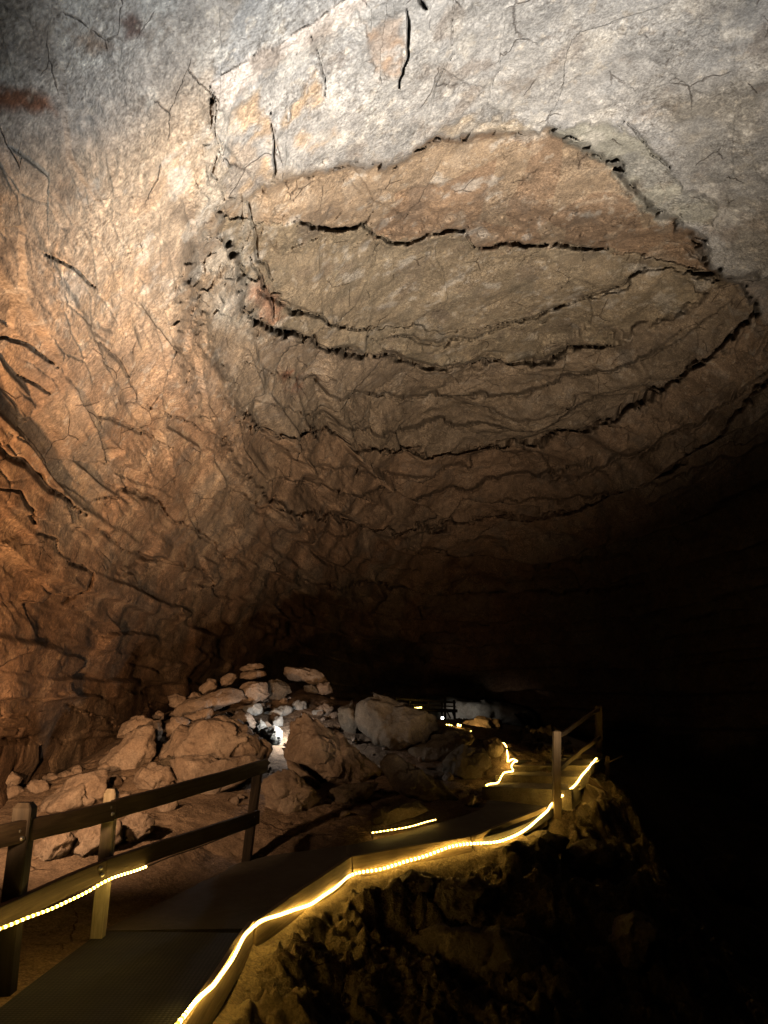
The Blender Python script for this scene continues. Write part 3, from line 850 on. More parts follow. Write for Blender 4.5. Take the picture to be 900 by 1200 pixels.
# ------------------------------------------------------------------ edging boards along the walkway
def edging(a, b_, label, seed, h=.17, drop=.05):
    a = np.array(a); b_ = np.array(b_)
    o = beam('edging_board', a + [0, 0, -h / 2 + drop], b_ + [0, 0, -h / 2 + drop], .04, h, M['wood_mid'], None, (0, 0, 1), (0, 0, 0), seed)
    tag(o, label, 'edging board', 'boards edging the walkway')
def off(p, q, s):
    d = q - p; d = d / np.linalg.norm(d[:2])
    return np.array([d[1], -d[0], 0]) * s
def edge_pt(k, s=.03):
    q = ER[min(k + 1, len(ER) - 1)] - ER[max(k - 1, 0)]
    d = q / np.linalg.norm(q[:2])
    return ER[k] + np.array([d[1], -d[0], 0]) * s
edging(edge_pt(0), edge_pt(2) + [0, 0.0, 0], 'board edging the rubber mat, nearest the camera under the rope light', 1, .22)
edging(edge_pt(2) + [.012, .012, 0], edge_pt(4), 'straight lit board between the rubber mat and the bend in the rope', 2, .2)
edging(edge_pt(4) + [.02, .01, 0], edge_pt(6), 'lit board beyond the corner joint, running towards the steps', 3, .2)
edging(edge_pt(6) + [.02, .01, 0], edge_pt(6) * .12 + edge_pt(8) * .88 - [.03, 0, 0], 'edging board ending at the foot of the stair post', 4, .2)

# ------------------------------------------------------------------ rope lights
def rope(pts, label, mat='rope', r=.0105):
    P = spline(pts, .012)
    P = P + .004 * np.stack([np.sin(np.arange(len(P)) * .11), np.cos(np.arange(len(P)) * .083), np.sin(np.arange(len(P)) * .137)], -1)
    c, f, uv = tube_data(P, r, 6)
    o = mesh_obj('rope_light', c, f, M[mat], True, None, uv)
    tag(o, label, 'rope light', 'yellow rope lights along the walkway')
    return o
def rp(px, py, k):      # a point on the outer side of the edging
    return None
R1 = []
for px, py, y in [(150, 1275, None), (210, 1197, None), (240, 1163, None), (262, 1140, None), (282, 1105, None), (300, 1083, None), (330, 1071, None), (358, 1062, None), (384, 1047, None), (412, 1026, None),
                  (450, 1017, None), (490, 1006, None), (525, 993, None), (560, 988, None), (590, 985, None), (620, 969, None), (640, 951, None), (651, 938, 9.45), (668, 926, 9.7), (682, 909, 10.2), (692, 897, 11.0), (699, 889, 11.8)]:
    if y is None:       # lies against the boards
        d = ray(px, py)
        best = None
        for t in np.linspace(4.0, 9.8, 600):
            q = EYE + d * (t / d[1])
            dist, _, _ = poly_dist(np.array([q[0]]), np.array([q[1]]), [tuple(edge_pt(k, .066)[:2]) for k in range(len(ER))])
            if best is None or dist[0] < best[0]:
                best = (dist[0], q)
        R1.append(best[1])
    else:
        R1.append(at(px, py, y))
rope(R1, 'long bright rope light curving along the right edge up to the steps')
R2 = [at(574 - 12, 937, 9.9), at(566, 927, 10.0), at(571, 920, 10.05), at(583, 917, 10.2), at(588, 909, 10.3), at(592, 905, 10.35), at(601, 904, 10.5), at(599, 898, 10.6), at(602, 893, 10.8), at(606, 892, 10.9), at(601, 890, 11.0), at(595, 893, 10.9), at(595, 886, 11.2), at(594, 878, 11.6), at(590, 871, 12.0), at(583, 871, 12.1), at(577, 870, 12.2)]
rope(R2[1:], 'looping rope light climbing the left side of the steps', 'rope_dim', .009)
R3 = [at(436, 976, 8.45), at(452, 974, 8.5), at(470, 970.5, 8.55), at(490, 966, 8.65), at(510, 961, 8.8)]
rope(R3, 'short beaded rope light lying on the dark ground left of the path', 'rope_dim', .006)
fo = np.array([-2.6, 4.6, .3])
RL = [at(-60, 1112, 4.45), at(0, 1088, 4.72), at(30, 1076, 4.88), at(60, 1066, 5.08), at(85, 1053, 5.27), at(105, 1043, 5.43), at(125, 1033, 5.6), at(148, 1023, 5.85), at(171, 1016, 6.1)]
lr = rope(RL, 'rope light slung under the lower rail of the near fence', 'rope_dim', .008)
CB = [RL[-1], at(200, 1004, 6.5), at(235, 992, 6.95), at(270, 978, 7.4), at(298, 968, 7.85)]
tube('cable', spline(CB, .03), .005, M['cable'], lr, 6)
# glimpses of the rope further along, between the rocks
for pts, lab, r in (([(520, 850.5), (526, 850), (531, 852)], 'far speck of rope light left of the golden slab', .014), ([(536, 849.5), (540, 850.5)], 'small round speck of rope light at the tip of the golden slab', .02),
                 ([(551, 857), (555, 859.5), (559, 861)], 'short slanting rope light between the golden slab and the steps', .014)):
    rope([at(px, py, 13.2) for px, py in pts], lab, 'rope_far', r)

# ------------------------------------------------------------------ near fence on the left
FE = empty('wooden_fence', at_z(110, 1098, 0.0))
fo = np.array(FE.location)
tag(FE, 'dark two-rail wooden fence along the near left edge of the walkway', 'fence')
def post(px0, py0, px1, py1, y, w, mat, seed, ch=.03, d=.1):
    p0 = at(px0, py0, y); p1 = at(px1, py1, y)
    p0 = p0 - (p1 - p0) * .06
    return beam('post', p0, p1, w, d, mat, FE, (0, 1, 0), fo, seed, ch)
post(5, 1165, 30, 940, 5.0, .115, M['wood_black'], 1)
pp = post(115, 1100, 131, 924, 5.85, .085, M['wood_pale'], 2, .03, .085)
pp['label'] = 'pale new-looking post'
post(289, 1008, 303, 892, 8.1, .085, M['wood_dark'], 3, .02)
post(-190, 1300, -160, 985, 3.9, .11, M['wood_dark'], 4)
def rail(pts, h, seed):
    for k in range(len(pts) - 1):
        beam('rail', pts[k], pts[k + 1], .045, h, M['wood_dark'], FE, (0, 0, 1), fo, seed + k)
rail([at(-250, 1040, 3.7), at(132, 950, 5.72), at(312, 897, 8.03)], .125, 5)
rail([at(-250, 1190, 3.7), at(122, 1019, 5.68), at(302, 957, 7.98)], .125, 8)

m, nt, b = new_mat('dull_steel'); b.inputs['Base Color'].default_value = (.35, .33, .30, 1); b.inputs['Metallic'].default_value = .9; b.inputs['Roughness'].default_value = .45
M['steel'] = m
def bolts(parent, org, spots_):
    a_ = np.linspace(0, 2 * np.pi, 10, endpoint=False)
    for px, py, y in spots_:
        p = at(px, py, y) - org
        rings = [(.013, 0.02), (.013, -.004), (.009, -.009), (.0005, -.010)]
        co = np.concatenate([np.stack([r_ * np.cos(a_), np.full(10, d_), r_ * np.sin(a_)], -1) for r_, d_ in rings]) + p
        i_ = np.arange(40).reshape(4, 10); j_ = np.roll(i_, -1, 1)
        mesh_obj('bolt', co, np.stack([i_[:-1], j_[:-1], j_[1:], i_[1:]], -1).reshape(-1, 4), M['steel'], True, parent)
bolts(FE, fo, [(22, 974, 4.91), (25, 983, 4.92), (129, 946, 5.67), (131, 954, 5.68), (117, 1018, 5.60), (119, 1026, 5.61), (301, 896, 7.84), (297, 957, 7.86)])

# ------------------------------------------------------------------ stair railing on the right
SF = empty('stair_railing', at(652, 962, 9.45)); so = np.array(SF.location)
tag(SF, 'lit two-post wooden railing on the right side of the steps', 'railing')
def post2(px0, py0, px1, py1, y, w, seed):
    beam('post', at(px0, py0, y), at(px1, py1, y), w, w, M['wood_mid'], SF, (0, 1, 0), so, seed, .012)
post2(652, 963, 652.5, 856, 9.22, .088, 11)
post2(702, 912, 702, 827, 12.5, .09, 12)
beam('rail', at(654, 863, 9.3), at(702, 831, 12.42), .03, .05, M['wood_mid'], SF, (0, 0, 1), so, 13)
beam('rail', at(654, 902, 9.3), at(702, 864, 12.42), .03, .055, M['wood_mid'], SF, (0, 0, 1), so, 14)

# ------------------------------------------------------------------ boulders
ICO = {}
def ico(sub):
    if sub not in ICO:
        bm = bmesh.new(); bmesh.ops.create_icosphere(bm, subdivisions=sub, radius=1)
        V = np.array([v.co for v in bm.verts]); V /= np.linalg.norm(V, axis=1)[:, None]
        Fc = np.array([[v.index for v in f.verts] for f in bm.faces]); bm.free()
        ICO[sub] = (V, Fc)
    return ICO[sub]
def hull_planes(pts):
    bm = bmesh.new()
    for p in pts:
        bm.verts.new(p)
    bmesh.ops.convex_hull(bm, input=bm.verts)
    bm.normal_update()
    pl = [(np.array(f.normal), float(f.normal.dot(f.verts[0].co))) for f in bm.faces]
    bm.free()
    n = np.array([p[0] for p in pl]); d = np.array([p[1] for p in pl])
    s = d > 1e-4
    return n[s], d[s]
def boulder_mesh(pts, sub, seed, k=60, rough=1.0):
    pts = np.asarray(pts, float)
    c = pts.mean(0)
    q = pts - c
    size = np.linalg.norm(q, axis=1).max()
    n, d = hull_planes([tuple(v) for v in q / size])
    rr = np.random.default_rng(seed + 4000)          # fresh breaks: flat faces cut across the block
    cn = np.stack([rr.uniform(-.9, .9, 7), -rr.uniform(.35, 1, 7), rr.uniform(-.5, .9, 7)], -1)
    cn /= np.linalg.norm(cn, axis=1)[:, None]
    cd_ = ((q / size) @ cn.T).max(0) * rr.uniform(.60, .86, 7)
    n = np.vstack([n, cn]); d = np.concatenate([d, cd_])
    V, Fc = ico(sub)
    s = np.clip(V @ n.T, 1e-4, None) / d[None]          # 1 / distance to every plane
    inv = np.log(np.exp(np.clip(k * s / s.max(1)[:, None], -60, 60)).sum(1)) / k * s.max(1)
    inv = s.max(1) * (1 + 0.15 * (inv / s.max(1) - 1))
    R = V / inv[:, None]
    Q = R * size
    S = Q + seed * 3.77
    fl, f2, hv, of = voronoi(S * (1.7 / size), 901 + seed)
    dd = (.26 * ((hv - .5) * of).sum(1) + .06 * (hv[:, 0] - .5)) * size
    g1, g2, gh, go = voronoi(S * (4.6 / size), 931 + seed)
    dd += (.09 * ((gh - .5) * go).sum(1) + .02 * (gh[:, 0] - .5)) * size
    dd += size * (.034 * fbm(S * (2.2 / size), 4, 951) + .010 * fbm(S * (14 / size), 3, 961))
    Q = Q + V * (dd * rough)[:, None]
    return c, Q, Fc
def boulder(name, out, y, label, mat='boulder', t=.55, sub=5, seed=0, front=.5, cat='rock', group=None, shift=(0, 0), k=60):
    """out: the silhouette in the photograph; y: how far away it lies; t: its depth against its width"""
    r = random.Random(seed * 131 + 5)
    o = np.array(out, float)
    c = o.mean(0)
    if group and 'boulders' in group or name == 'rock':
        lo = o[:, 1].max(); x0, x1 = o[:, 0].min(), o[:, 0].max()
        g = cast(c[0], lo - .12 * (lo - o[:, 1].min()))
        if g:
            w_ = (x1 - x0) / F * g * t
            print('BOULDER', label, 'y', y, 'ground', round(g, 2), 'half depth', round(w_ * .45, 2))
            y = g + .62 * w_ if name == 'rock' else min(y, g + .42 * w_)
    o = c + (o - c) * (1.12 if seed < 12 or seed > 49 else 1.04)
    P = at(o[:, 0], o[:, 1], y)
    size = np.linalg.norm(P - P.mean(0), axis=1).mean() * 2
    T = size * t
    pts = [p + [0, r.uniform(-.1, .1) * T, 0] for p in P]
    inner = c + (o - c) * front + np.array(shift)
    for q in inner:
        pts.append(at(q[0] + r.uniform(-2, 2), q[1] + r.uniform(-2, 2), y) + [0, -T * r.uniform(.35, .55), 0])
    back = c + (o - c) * .7
    for q in back:
        pts.append(at(q[0], q[1], y) + [0, T * r.uniform(.6, .9), -.02])
    cc, Q, Fc = boulder_mesh(pts, sub, seed, k)
    ob = mesh_obj(name, Q, Fc, M[mat], True)
    ob.location = cc
    tag(ob, label, cat, group)
    return ob

def cv(pts, s, ox, oy):
    return [(x / s + ox, y / s + oy) for x, y in pts]
def L(pts): return cv(pts, 2.8125, 0, 760)
def Cn(pts): return cv(pts, 2.8125, 260, 760)
def Z(pts): return cv(pts, 4.5, 280, 760)
GL = 'boulders of the rockfall left of the path'
B = [
 (L([(485, 340), (560, 290), (650, 240), (710, 225), (770, 250), (840, 290), (895, 330), (870, 375), (790, 385), (660, 385), (540, 375)]), 10.1, 'big pale dusty boulder with a rounded top, largest above the near fence', 'boulder', .6, 6, .6),
 (L([(575, 370), (700, 350), (860, 372), (810, 430), (700, 505), (600, 480), (560, 420)]), 9.75, 'low dusty block under the biggest pale boulder', 'boulder', .5, 5, .6),
 (L([(315, 380), (395, 300), (490, 250), (512, 290), (500, 345), (430, 432), (340, 405)]), 10.3, 'tilted smooth slab leaning left of the big pale boulder', 'boulder', .5, 5, .62),
 (L([(392, 290), (400, 250), (450, 225), (505, 238), (500, 270), (430, 295)]), 10.9, 'rounded boulder behind the tilted smooth slab', 'boulder', .6, 5, .5),
 (L([(135, 500), (180, 460), (260, 412), (330, 408), (348, 460), (315, 515), (230, 555), (150, 560)]), 9.3, 'egg-shaped boulder low on the slope behind the pale fence post', 'boulder', .7, 5, .5),
 (L([(435, 440), (490, 368), (550, 390), (574, 445), (535, 490), (460, 490)]), 9.8, 'angular block with a dark cleft, below the tilted slab', 'boulder', .6, 5, .5),
 (L([(520, 365), (560, 360), (585, 400), (590, 440), (575, 455), (545, 400)]), 9.9, 'thin upright sliver of rock in the dark cleft', 'darkrock', .6, 4, .5),
 (L([(380, 590), (440, 540), (505, 560), (498, 600), (430, 650), (375, 660)]), 8.7, 'half-buried boulder just right of the pale fence post', 'boulder', .6, 5, .5),
 (L([(495, 525), (555, 510), (585, 500), (590, 520), (560, 540), (520, 545)]), 9.2, 'small flat stone on the trodden slope below the angular block', 'boulder', .6, 4, .5),
 (L([(115, 650), (200, 600), (240, 630), (215, 680), (130, 710)]), 8.2, 'half-buried boulder left of the pale post, under the top rail', 'boulder', .7, 5, .5),
 (L([(230, 620), (330, 560), (390, 570), (380, 640), (290, 690), (220, 700)]), 8.6, 'broad buried boulder directly behind the pale fence post', 'boulder', .6, 5, .5),
 (L([(555, 160), (580, 147), (610, 155), (622, 185), (588, 200), (558, 192)]), 12.0, 'small round boulder standing up on the left skyline of the pile', 'boulder', .9, 4, .5),
 (L([(498, 222), (520, 202), (542, 212), (540, 232), (515, 242)]), 11.6, 'small knob of stone left of the round skyline boulder', 'boulder', .9, 4, .5),
 (L([(505, 240), (530, 232), (535, 270), (520, 305), (508, 290)]), 10.7, 'thin pale upright stone beside the tilted slab', 'boulder', .7, 4, .5),
 (L([(560, 232), (600, 222), (625, 240), (600, 268), (535, 300), (545, 260)]), 10.8, 'small sloping block wedged behind the big pale boulder', 'boulder', .6, 4, .5),
 (L([(530, 225), (620, 170), (760, 120), (805, 128), (815, 165), (720, 190), (640, 222), (590, 235)]), 11.7, 'long flat slab lying on the crest below the skyline stones', 'boulder', .45, 5, .6),
 (L([(600, 220), (690, 195), (720, 215), (660, 245), (610, 250)]), 11.0, 'flat slab between the long crest slab and the big pale boulder', 'boulder', .5, 4, .6),
 (L([(655, 130), (690, 98), (715, 102), (710, 130), (670, 150)]), 12.2, 'dark stone on the skyline above the long crest slab', 'boulder', .8, 4, .5),
 (L([(620, 160), (650, 140), (668, 150), (650, 172), (628, 178)]), 12.0, 'little stone right of the round skyline boulder', 'boulder', .8, 4, .5),
 (L([(713, 100), (760, 80), (785, 92), (760, 118), (722, 124)]), 12.6, 'squarish stone at the top of the pile, left of the flat summit stones', 'boulder', .8, 4, .5),
 (Z([(0, 108), (50, 82), (110, 74), (160, 90), (95, 112), (20, 122)]), 13.2, 'flat stones at the summit, topmost of the rock pile', 'boulder', .7, 4, .5),
 (Z([(0, 125), (60, 115), (130, 120), (150, 140), (60, 160), (0, 155)]), 12.9, 'brown flat slab just under the topmost stone', 'boulder', .6, 4, .5),
 (Z([(0, 190), (60, 178), (150, 178), (162, 240), (112, 278), (30, 284), (-25, 265)]), 12.0, 'cool-lit pale block with a chipped front at the crest', 'boulder', .6, 5, .65),
 (Z([(150, 172), (200, 162), (262, 178), (275, 230), (222, 264), (155, 270)]), 12.3, 'dark block with bright chipped edges beside the cool-lit pale block', 'darkrock', .6, 5, .6),
 (Z([(195, 125), (260, 100), (340, 104), (430, 130), (492, 160), (482, 192), (420, 190), (300, 178)]), 13.6, 'wide flat slab on the skyline behind the hidden white lamp', 'boulder', .5, 5, .6),
 (Z([(400, 190), (480, 178), (495, 230), (440, 245), (405, 225)]), 13.2, 'block under the right end of the wide skyline slab', 'boulder', .6, 4, .5),
 (Z([(335, 192), (405, 195), (425, 235), (350, 230)]), 13.1, 'small ledge stone under the wide skyline slab', 'darkrock', .6, 4, .5),
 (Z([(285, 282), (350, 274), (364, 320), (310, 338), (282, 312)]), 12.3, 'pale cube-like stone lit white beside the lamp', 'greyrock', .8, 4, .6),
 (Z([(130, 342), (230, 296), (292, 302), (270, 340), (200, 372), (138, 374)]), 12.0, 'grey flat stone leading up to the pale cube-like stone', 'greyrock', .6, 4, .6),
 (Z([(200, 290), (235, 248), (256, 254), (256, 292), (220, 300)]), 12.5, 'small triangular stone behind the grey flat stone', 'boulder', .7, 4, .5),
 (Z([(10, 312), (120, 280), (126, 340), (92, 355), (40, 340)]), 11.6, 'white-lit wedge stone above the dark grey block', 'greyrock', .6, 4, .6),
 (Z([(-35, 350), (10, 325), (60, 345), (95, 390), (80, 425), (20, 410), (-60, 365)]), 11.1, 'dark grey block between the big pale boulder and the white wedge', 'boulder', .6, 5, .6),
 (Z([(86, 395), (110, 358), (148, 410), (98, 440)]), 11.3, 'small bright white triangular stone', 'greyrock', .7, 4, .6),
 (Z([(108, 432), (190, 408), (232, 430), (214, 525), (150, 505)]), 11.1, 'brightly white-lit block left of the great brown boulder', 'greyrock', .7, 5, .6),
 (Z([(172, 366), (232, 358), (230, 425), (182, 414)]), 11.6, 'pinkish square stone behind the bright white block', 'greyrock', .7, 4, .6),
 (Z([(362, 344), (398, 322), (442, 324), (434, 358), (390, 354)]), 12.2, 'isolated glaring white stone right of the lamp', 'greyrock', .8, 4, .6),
 (Z([(385, 330), (460, 282), (505, 312), (465, 355), (410, 360)]), 12.6, 'dim brown stone behind the glaring white stone', 'boulder', .7, 4, .5),
 (Cn([(198, 245), (222, 203), (262, 210), (335, 270), (480, 360), (532, 402), (515, 435), (440, 460), (345, 472), (300, 445), (240, 392), (203, 362), (182, 322)]), 10.3, 'great brown angular boulder, largest in the middle of the rockfall', 'boulder', .5, 6, .55),
 (Cn([(203, 362), (240, 375), (320, 440), (330, 470), (290, 450), (230, 410)]), 9.8, 'long narrow slab propped under the great brown boulder', 'boulder', .6, 4, .6),
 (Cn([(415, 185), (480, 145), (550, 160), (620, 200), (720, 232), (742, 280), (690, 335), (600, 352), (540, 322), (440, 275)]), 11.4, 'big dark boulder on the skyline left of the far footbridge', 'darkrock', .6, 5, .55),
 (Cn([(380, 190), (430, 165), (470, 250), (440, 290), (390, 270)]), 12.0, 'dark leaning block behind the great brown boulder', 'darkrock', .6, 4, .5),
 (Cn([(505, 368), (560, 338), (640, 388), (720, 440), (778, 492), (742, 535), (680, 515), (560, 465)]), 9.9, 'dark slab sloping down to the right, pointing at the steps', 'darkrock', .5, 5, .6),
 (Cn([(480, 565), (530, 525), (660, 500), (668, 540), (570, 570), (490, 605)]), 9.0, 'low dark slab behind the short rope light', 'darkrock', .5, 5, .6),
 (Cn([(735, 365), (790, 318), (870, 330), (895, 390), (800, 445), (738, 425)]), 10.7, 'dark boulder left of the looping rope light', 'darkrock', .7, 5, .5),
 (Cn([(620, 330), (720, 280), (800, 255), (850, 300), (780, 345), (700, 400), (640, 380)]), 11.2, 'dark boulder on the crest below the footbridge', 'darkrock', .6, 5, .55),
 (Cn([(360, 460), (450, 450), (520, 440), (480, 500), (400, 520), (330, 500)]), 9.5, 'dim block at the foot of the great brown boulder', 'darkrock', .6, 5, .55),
 (Cn([(860, 300), (905, 290), (935, 330), (910, 372), (868, 350)]), 11.4, 'dim stone beside the top loops of the rope light', 'boulder', .7, 4, .5),
 (Cn([(130, 430), (200, 380), (290, 450), (330, 490), (280, 560), (150, 560)]), 9.2, 'sandy buried boulder just right of the last near-fence post', 'boulder', .5, 5, .6),
 (Cn([(790, 495), (830, 480), (850, 505), (820, 530), (795, 525)]), 9.9, 'small stone at the lower end of the looping rope light', 'boulder', .8, 4, .5),
]
for k, (out, y, lab, mat, t, sub, fr) in enumerate(B):
    boulder('boulder', out, y, lab, mat, t, sub, k + 1, fr, 'boulder', GL)

# rubble at the foot of the left wall
RB = [((-6, 925), 17, 'rounded stone on the left border of the rubble by the wall'), ((12, 932), 15, 'squat stone beside the leftmost rubble stone'), ((8, 912), 13, 'upper stone resting on two others in the left rubble'),
      ((28, 950), 12, 'little stone under the left rubble, above the top rail'), ((38, 935), 9, 'smallest stone in the gap between the two rubble heaps'), ((60, 915), 11, 'stone heading the row of rubble towards the egg-shaped boulder'),
      ((78, 910), 9, 'small stone in the middle of the rubble row'), ((90, 902), 8, 'last small stone of the rubble row against the wall'), ((44, 922), 12, 'grey stone before the rubble row, near the dark post')]
for k, ((px, py), r_, lab) in enumerate(RB):
    rr = random.Random(k + 60)
    out = [(px + r_ * math.cos(a) * rr.uniform(.8, 1.15), py + r_ * .8 * math.sin(a) * rr.uniform(.8, 1.15)) for a in np.linspace(0, 6.28, 8)[:-1]]
    boulder('stone', out, 9.5 if px < 50 else 10.0, lab, 'boulder', .8, 4, k + 80, .6, 'stone', 'rubble at the foot of the left wall')

rs = random.Random(77)
protos = []
for k in range(5):
    out = [(250 + 8 * math.cos(a) * rs.uniform(.7, 1.2), 900 + 6 * math.sin(a) * rs.uniform(.7, 1.2)) for a in np.linspace(0, 6.28, 8)[:-1]]
    protos.append(boulder('loose_stone', out, 9.0, 'little loose stone lying in the dust between the boulders', 'boulder', .9, 3, 300 + k, .6, 'stone', 'loose stones of the rockfall slope'))
zones = [((235, 800), (330, 870)), ((180, 850), (330, 960)), ((100, 870), (200, 960)), ((330, 820), (460, 900)), ((400, 860), (560, 960)), ((60, 900), (160, 980))]
n_ = 0
for k in range(120):
    (x0, y0), (x1, y1) = zones[k % len(zones)]
    px, py = rs.uniform(x0, x1), rs.uniform(y0, y1)
    g = cast(px, py)
    if not g or g > 15:
        continue
    o = protos[n_] if n_ < 5 else protos[n_ % 5].copy()
    if n_ >= 5:
        COL.objects.link(o)
    p = at(px, py, g)
    f_ = rs.uniform(.5, 1.5) if n_ < 40 else rs.uniform(.25, .7)
    o.location = (p[0], p[1], p[2] + .02); o.scale = (f_, f_ * rs.uniform(.8, 1.2), f_ * rs.uniform(.7, 1.1)); o.rotation_euler = (rs.uniform(-.4, .4), rs.uniform(-.4, .4), rs.uniform(0, 6.28))
    n_ += 1

# dim rocks in the hollow to the right of the walkway
RR = [([(525, 1035), (560, 1028), (583, 1046), (562, 1080), (520, 1088), (512, 1060)], 7.3, 'flat-faced reddish block in the shade below the rope light', 'boulder', .6),
      ([(716, 1112), (728, 1082), (750, 1068), (766, 1085), (760, 1125), (735, 1140)], 7.2, 'dark upright rock with a glinting left edge, alone at the lower right', 'darkrock', .7),
      ([(816, 1040), (830, 1012), (862, 1004), (880, 1020), (866, 1050), (836, 1058)], 8.8, 'barely visible reddish rock far right in the dark', 'boulder', .7),
      ([(470, 1110), (520, 1090), (590, 1092), (640, 1108), (650, 1150), (560, 1190), (480, 1170)], 5.9, 'large dark rounded rock at the bottom centre', 'darkrock', .6),
      ([(660, 1000), (690, 985), (722, 992), (726, 1008), (690, 1022), (662, 1018)], 8.9, 'rough earthy rock right of the root tangle', 'boulder', .6),
      ([(440, 1040), (480, 1022), (515, 1030), (505, 1062), (455, 1068)], 7.4, 'dark knob of rock directly under the bend of the rope light', 'darkrock', .6),
      ([(600, 990), (640, 975), (670, 985), (650, 1002), (610, 1004)], 8.9, 'crumbly stone at the foot of the nearer stair post', 'boulder', .6)]
for k, (out, y, lab, mat, t) in enumerate(RR):
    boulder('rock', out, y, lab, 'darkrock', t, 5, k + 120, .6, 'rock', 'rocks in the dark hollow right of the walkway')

# broken boards by the upper stair post
for k, (a, b_, w, lab) in enumerate([((712, 908), (712, 886), .06, 'short upright scrap of board right of the upper stair post'), ((688, 912), (716, 936), .07, 'scrap of plank lying slanted under the steps on the right'),
                                    ((708, 896), (729, 886), .022, 'thin stick poking out right of the upper stair post')]):
    y0 = 11.9 if k != 1 else 10.9
    o = beam('board_scrap', at(*a, y0), at(*b_, y0 + .1), w, w * .45, M['wood_mid'], None, (0, 1, .2), (0, 0, 0), 20 + k)
    tag(o, lab, 'board scrap', 'broken boards beside the steps')

# a tangle of dry roots
def tangle():
    c = at(648, 1022, 8.8)
    r = random.Random(3)
    cos, fs, n0 = [], [], 0
    for k in range(170):
        a = r.uniform(0, 6.28); rad = .28 * math.sqrt(r.random())
        p = c + np.array([rad * math.cos(a) * 1.3, rad * math.sin(a), -.02])
        d = np.array([r.gauss(0, 1), r.gauss(0, .8), abs(r.gauss(.4, .5))]); d /= np.linalg.norm(d)
        pts = [p]
        for j in range(6):
            d = d + np.array([r.gauss(0, .35), r.gauss(0, .35), r.gauss(-.14, .25)]); d /= np.linalg.norm(d)
            pts.append(pts[-1] + d * .035)
        co, f, _ = tube_data(np.array(pts), np.linspace(.005, .002, 7), 4)
        cos.append(co); fs.append(f + n0); n0 += len(co)
    o = mesh_obj('root_tangle', np.vstack(cos), np.vstack(fs), M['wood_mid'], True, None, np.zeros((n0, 2)) + .3)
    tag(o, 'bushy tangle of dry roots on the bank below the stair post', 'roots')
tangle()

# ------------------------------------------------------------------ far end: footbridge, lit mound, golden slab
FY = 27.0
FB = empty('footbridge', at(505, 842, FY)); bo = np.array(FB.location)
tag(FB, 'small dark timber footbridge with railings in the far distance', 'footbridge')
def fb(nm, a, b_, w, h, seed, up=(0, 0, 1), ya=FY, yb=FY):
    beam(nm, at(*a, ya), at(*b_, yb), w, h, M['wood_black'], FB, up, bo, seed, 0, .002)
for k, x in enumerate((465, 481, 502, 518)):
    fb('post', (x, 834 + .1 * (x - 465)), (x, 817 + .08 * (x - 465)), .06, .06, 40 + k, (0, 1, 0))
for k, x in enumerate((521.6, 532)):
    fb('leg', (x + (0 if k == 0 else 1), 843.5), (x, 816.5 + 4 * k), .08, .08, 50 + k, (0, 1, 0))
fb('brace', (528, 842), (523, 832), .05, .05, 55, (0, 1, 0)); fb('brace', (533, 842), (529, 831), .05, .05, 56, (0, 1, 0))
fb('rail', (463, 818.5), (534, 823.5), .05, .06, 57); fb('rail', (463, 825), (534, 828), .05, .045, 58)
fb('deck', (463, 831), (535, 833), .9, .1, 59)
rope([at(472, 829.6, FY - .55), at(480, 829, FY - .55), at(488, 829.8, FY - .55), at(494.5, 829.2, FY - .55)], 'far straight rope light on the deck of the footbridge', 'rope_far', .03)

boulder('mound', [(478, 828), (500, 819), (522, 817), (536, 823), (548, 822), (590, 828), (640, 834), (640, 850), (560, 852), (500, 850)], 31.0, 'smooth grey mound lit white behind the footbridge', 'greyrock', .6, 5, 201, .7, 'mound')
boulder('slab', [(538, 850), (548, 844), (563, 841), (580, 843), (588, 846), (586, 855), (560, 853)], 15.5, 'golden glowing slab lit beside the far rope light', 'boulder', .8, 5, 202, .7, 'slab')
boulder('stone', [(603, 836), (618, 834), (628, 846), (622, 850), (612, 846)], 17.0, 'dim angular stone right of the golden slab', 'greyrock', .8, 4, 203, .6, 'stone')
boulder('stone', [(614, 858), (618, 850), (621, 851), (618, 861)], 15.0, 'small pale upright stone above the top step', 'greyrock', .8, 4, 204, .6, 'stone')

# ------------------------------------------------------------------ light
def spot(name, loc, tgt, energy, color, size=math.radians(90), blend=.8, rad=.08):
    l = bpy.data.lights.new(name, 'SPOT'); l.energy = energy; l.color = color; l.spot_size = size; l.spot_blend = blend; l.shadow_soft_size = rad
    o = bpy.data.objects.new(name, l); o.location = loc
    o.rotation_euler = (Vector(tgt) - Vector(loc)).to_track_quat('-Z', 'Y').to_euler()
    COL.objects.link(o)
    return o
def point(name, loc, energy, color, rad=.05):
    l = bpy.data.lights.new(name, 'POINT'); l.energy = energy; l.color = color; l.shadow_soft_size = rad
    o = bpy.data.objects.new(name, l); o.location = loc; COL.objects.link(o)
    return o
spot('ceiling_floodlight', (1.7, 3.2, -.6), at(420, 70, 8.5), 4000, (.92, .97, 1.0), math.radians(69), 1.0, .07)
spot('dome_fill', (1.8, 3.0, -.6), at(490, 395, 9.5), 8000, (1.0, .81, .60), math.radians(73), 1.0, .07)  # added warm fill, brightens the middle and lower dome
spot('wall_floodlight', (-2.3, 3.5, 1.0), at(-60, 540, 8.0), 1700, (1.0, .59, .30), math.radians(110), 1.0, .1)
spot('slope_fill', (-3.3, 5.3, 1.9), at(150, 945, 9.1), 380, (1.0, .66, .39), math.radians(70), 1.0, .1)  # added warm spot for the rocks that the wall floodlight misses
point('rock_lamp', at(341, 848, 11.0), 20, (.93, .97, 1.0), .05)
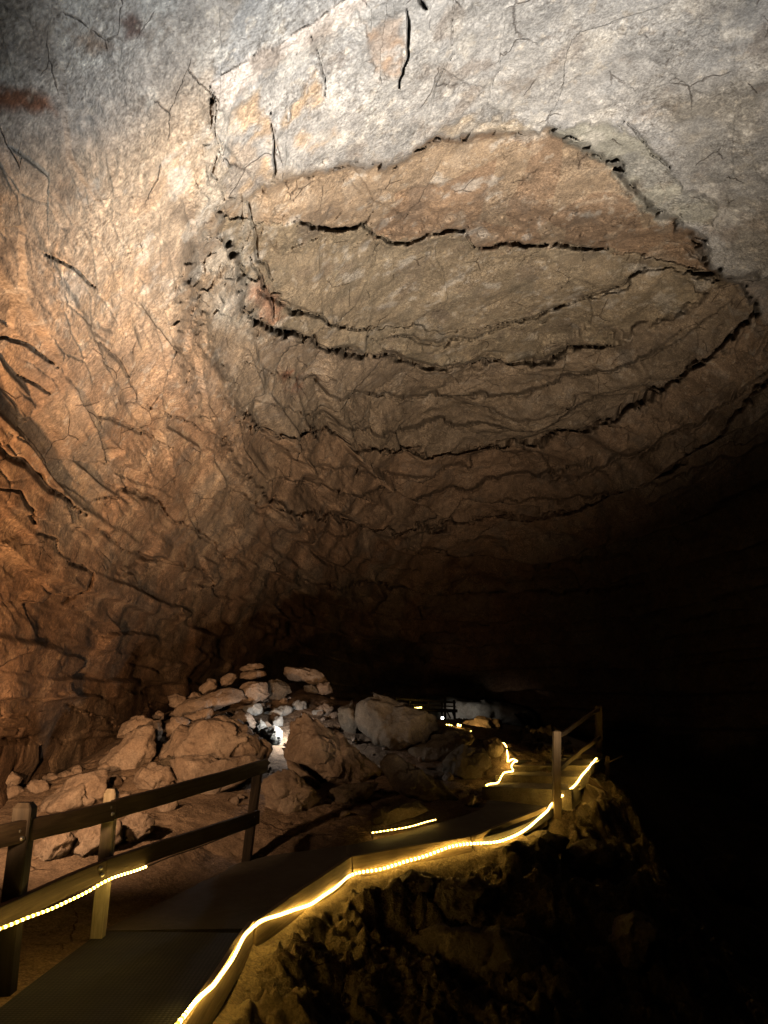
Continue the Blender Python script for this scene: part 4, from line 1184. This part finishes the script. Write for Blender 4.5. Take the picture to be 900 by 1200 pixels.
point('crest_fill', at(345, 826, 12.5), 4, (.88, .94, 1.0), .06)  # added helper, puts a faint white glow on the crest stones
spot('bridge_lamp', at(500, 835, 27.8), at(545, 846, 30), 75, (1.0, .95, .85), math.radians(48), 1, .05)
spot('slab_fill', at(541, 848.5, 14.5), at(565, 847, 15.4), 40, (1.0, .66, .22), math.radians(100), 1, .03)  # added spot at the rope speck, brightens the slab beyond the rope's light
V_, F_ = ico(3)
m, nt, b = new_mat('lamp_glass'); b.inputs['Emission Color'].default_value = (1, .95, .85, 1); b.inputs['Emission Strength'].default_value = 20
lo = at(518.5, 841.5, 27.9)
o = mesh_obj('floor_lamp', V_ * .045, F_, m); o.location = lo
tag(o, 'tiny round white lamp under the far footbridge', 'lamp')

w = bpy.data.worlds.new('World'); SC.world = w; w.use_nodes = True
nt = w.node_tree
sky = nt.nodes.new('ShaderNodeTexSky'); sky.sky_type = 'NISHITA'; sky.sun_disc = False; sky.sun_elevation = math.radians(-6)
nt.links.new(sky.outputs[0], nt.nodes['Background'].inputs[0])
nt.nodes['Background'].inputs[1].default_value = 0.002
w.cycles.sampling_method = 'NONE'

# ------------------------------------------------------------------ camera and picture
cam = bpy.data.cameras.new('camera'); co = bpy.data.objects.new('camera', cam); COL.objects.link(co)
co.location = EYE; co.rotation_euler = (math.pi / 2 + PITCH, 0, 0)
cam.sensor_fit = 'VERTICAL'; cam.sensor_height = 24.0; cam.lens = 24.0 * F / 1200.0
cam.clip_end = 500
SC.camera = co
SC.view_settings.view_transform = 'Standard'; SC.view_settings.look = 'None'
SC.view_settings.exposure = 0; SC.view_settings.gamma = 1
SC.view_settings.use_curve_mapping = False
SC.cycles.use_adaptive_sampling = True
SC.cycles.adaptive_threshold = 0.02
SC.cycles.use_denoising = True
SC.cycles.denoiser = 'OPENIMAGEDENOISE'
SC.cycles.denoising_prefilter = 'ACCURATE'
SC.cycles.denoising_input_passes = 'RGB_ALBEDO_NORMAL'
SC.cycles.max_bounces = 5; SC.cycles.diffuse_bounces = 0
SC.cycles.sample_clamp_indirect = 6
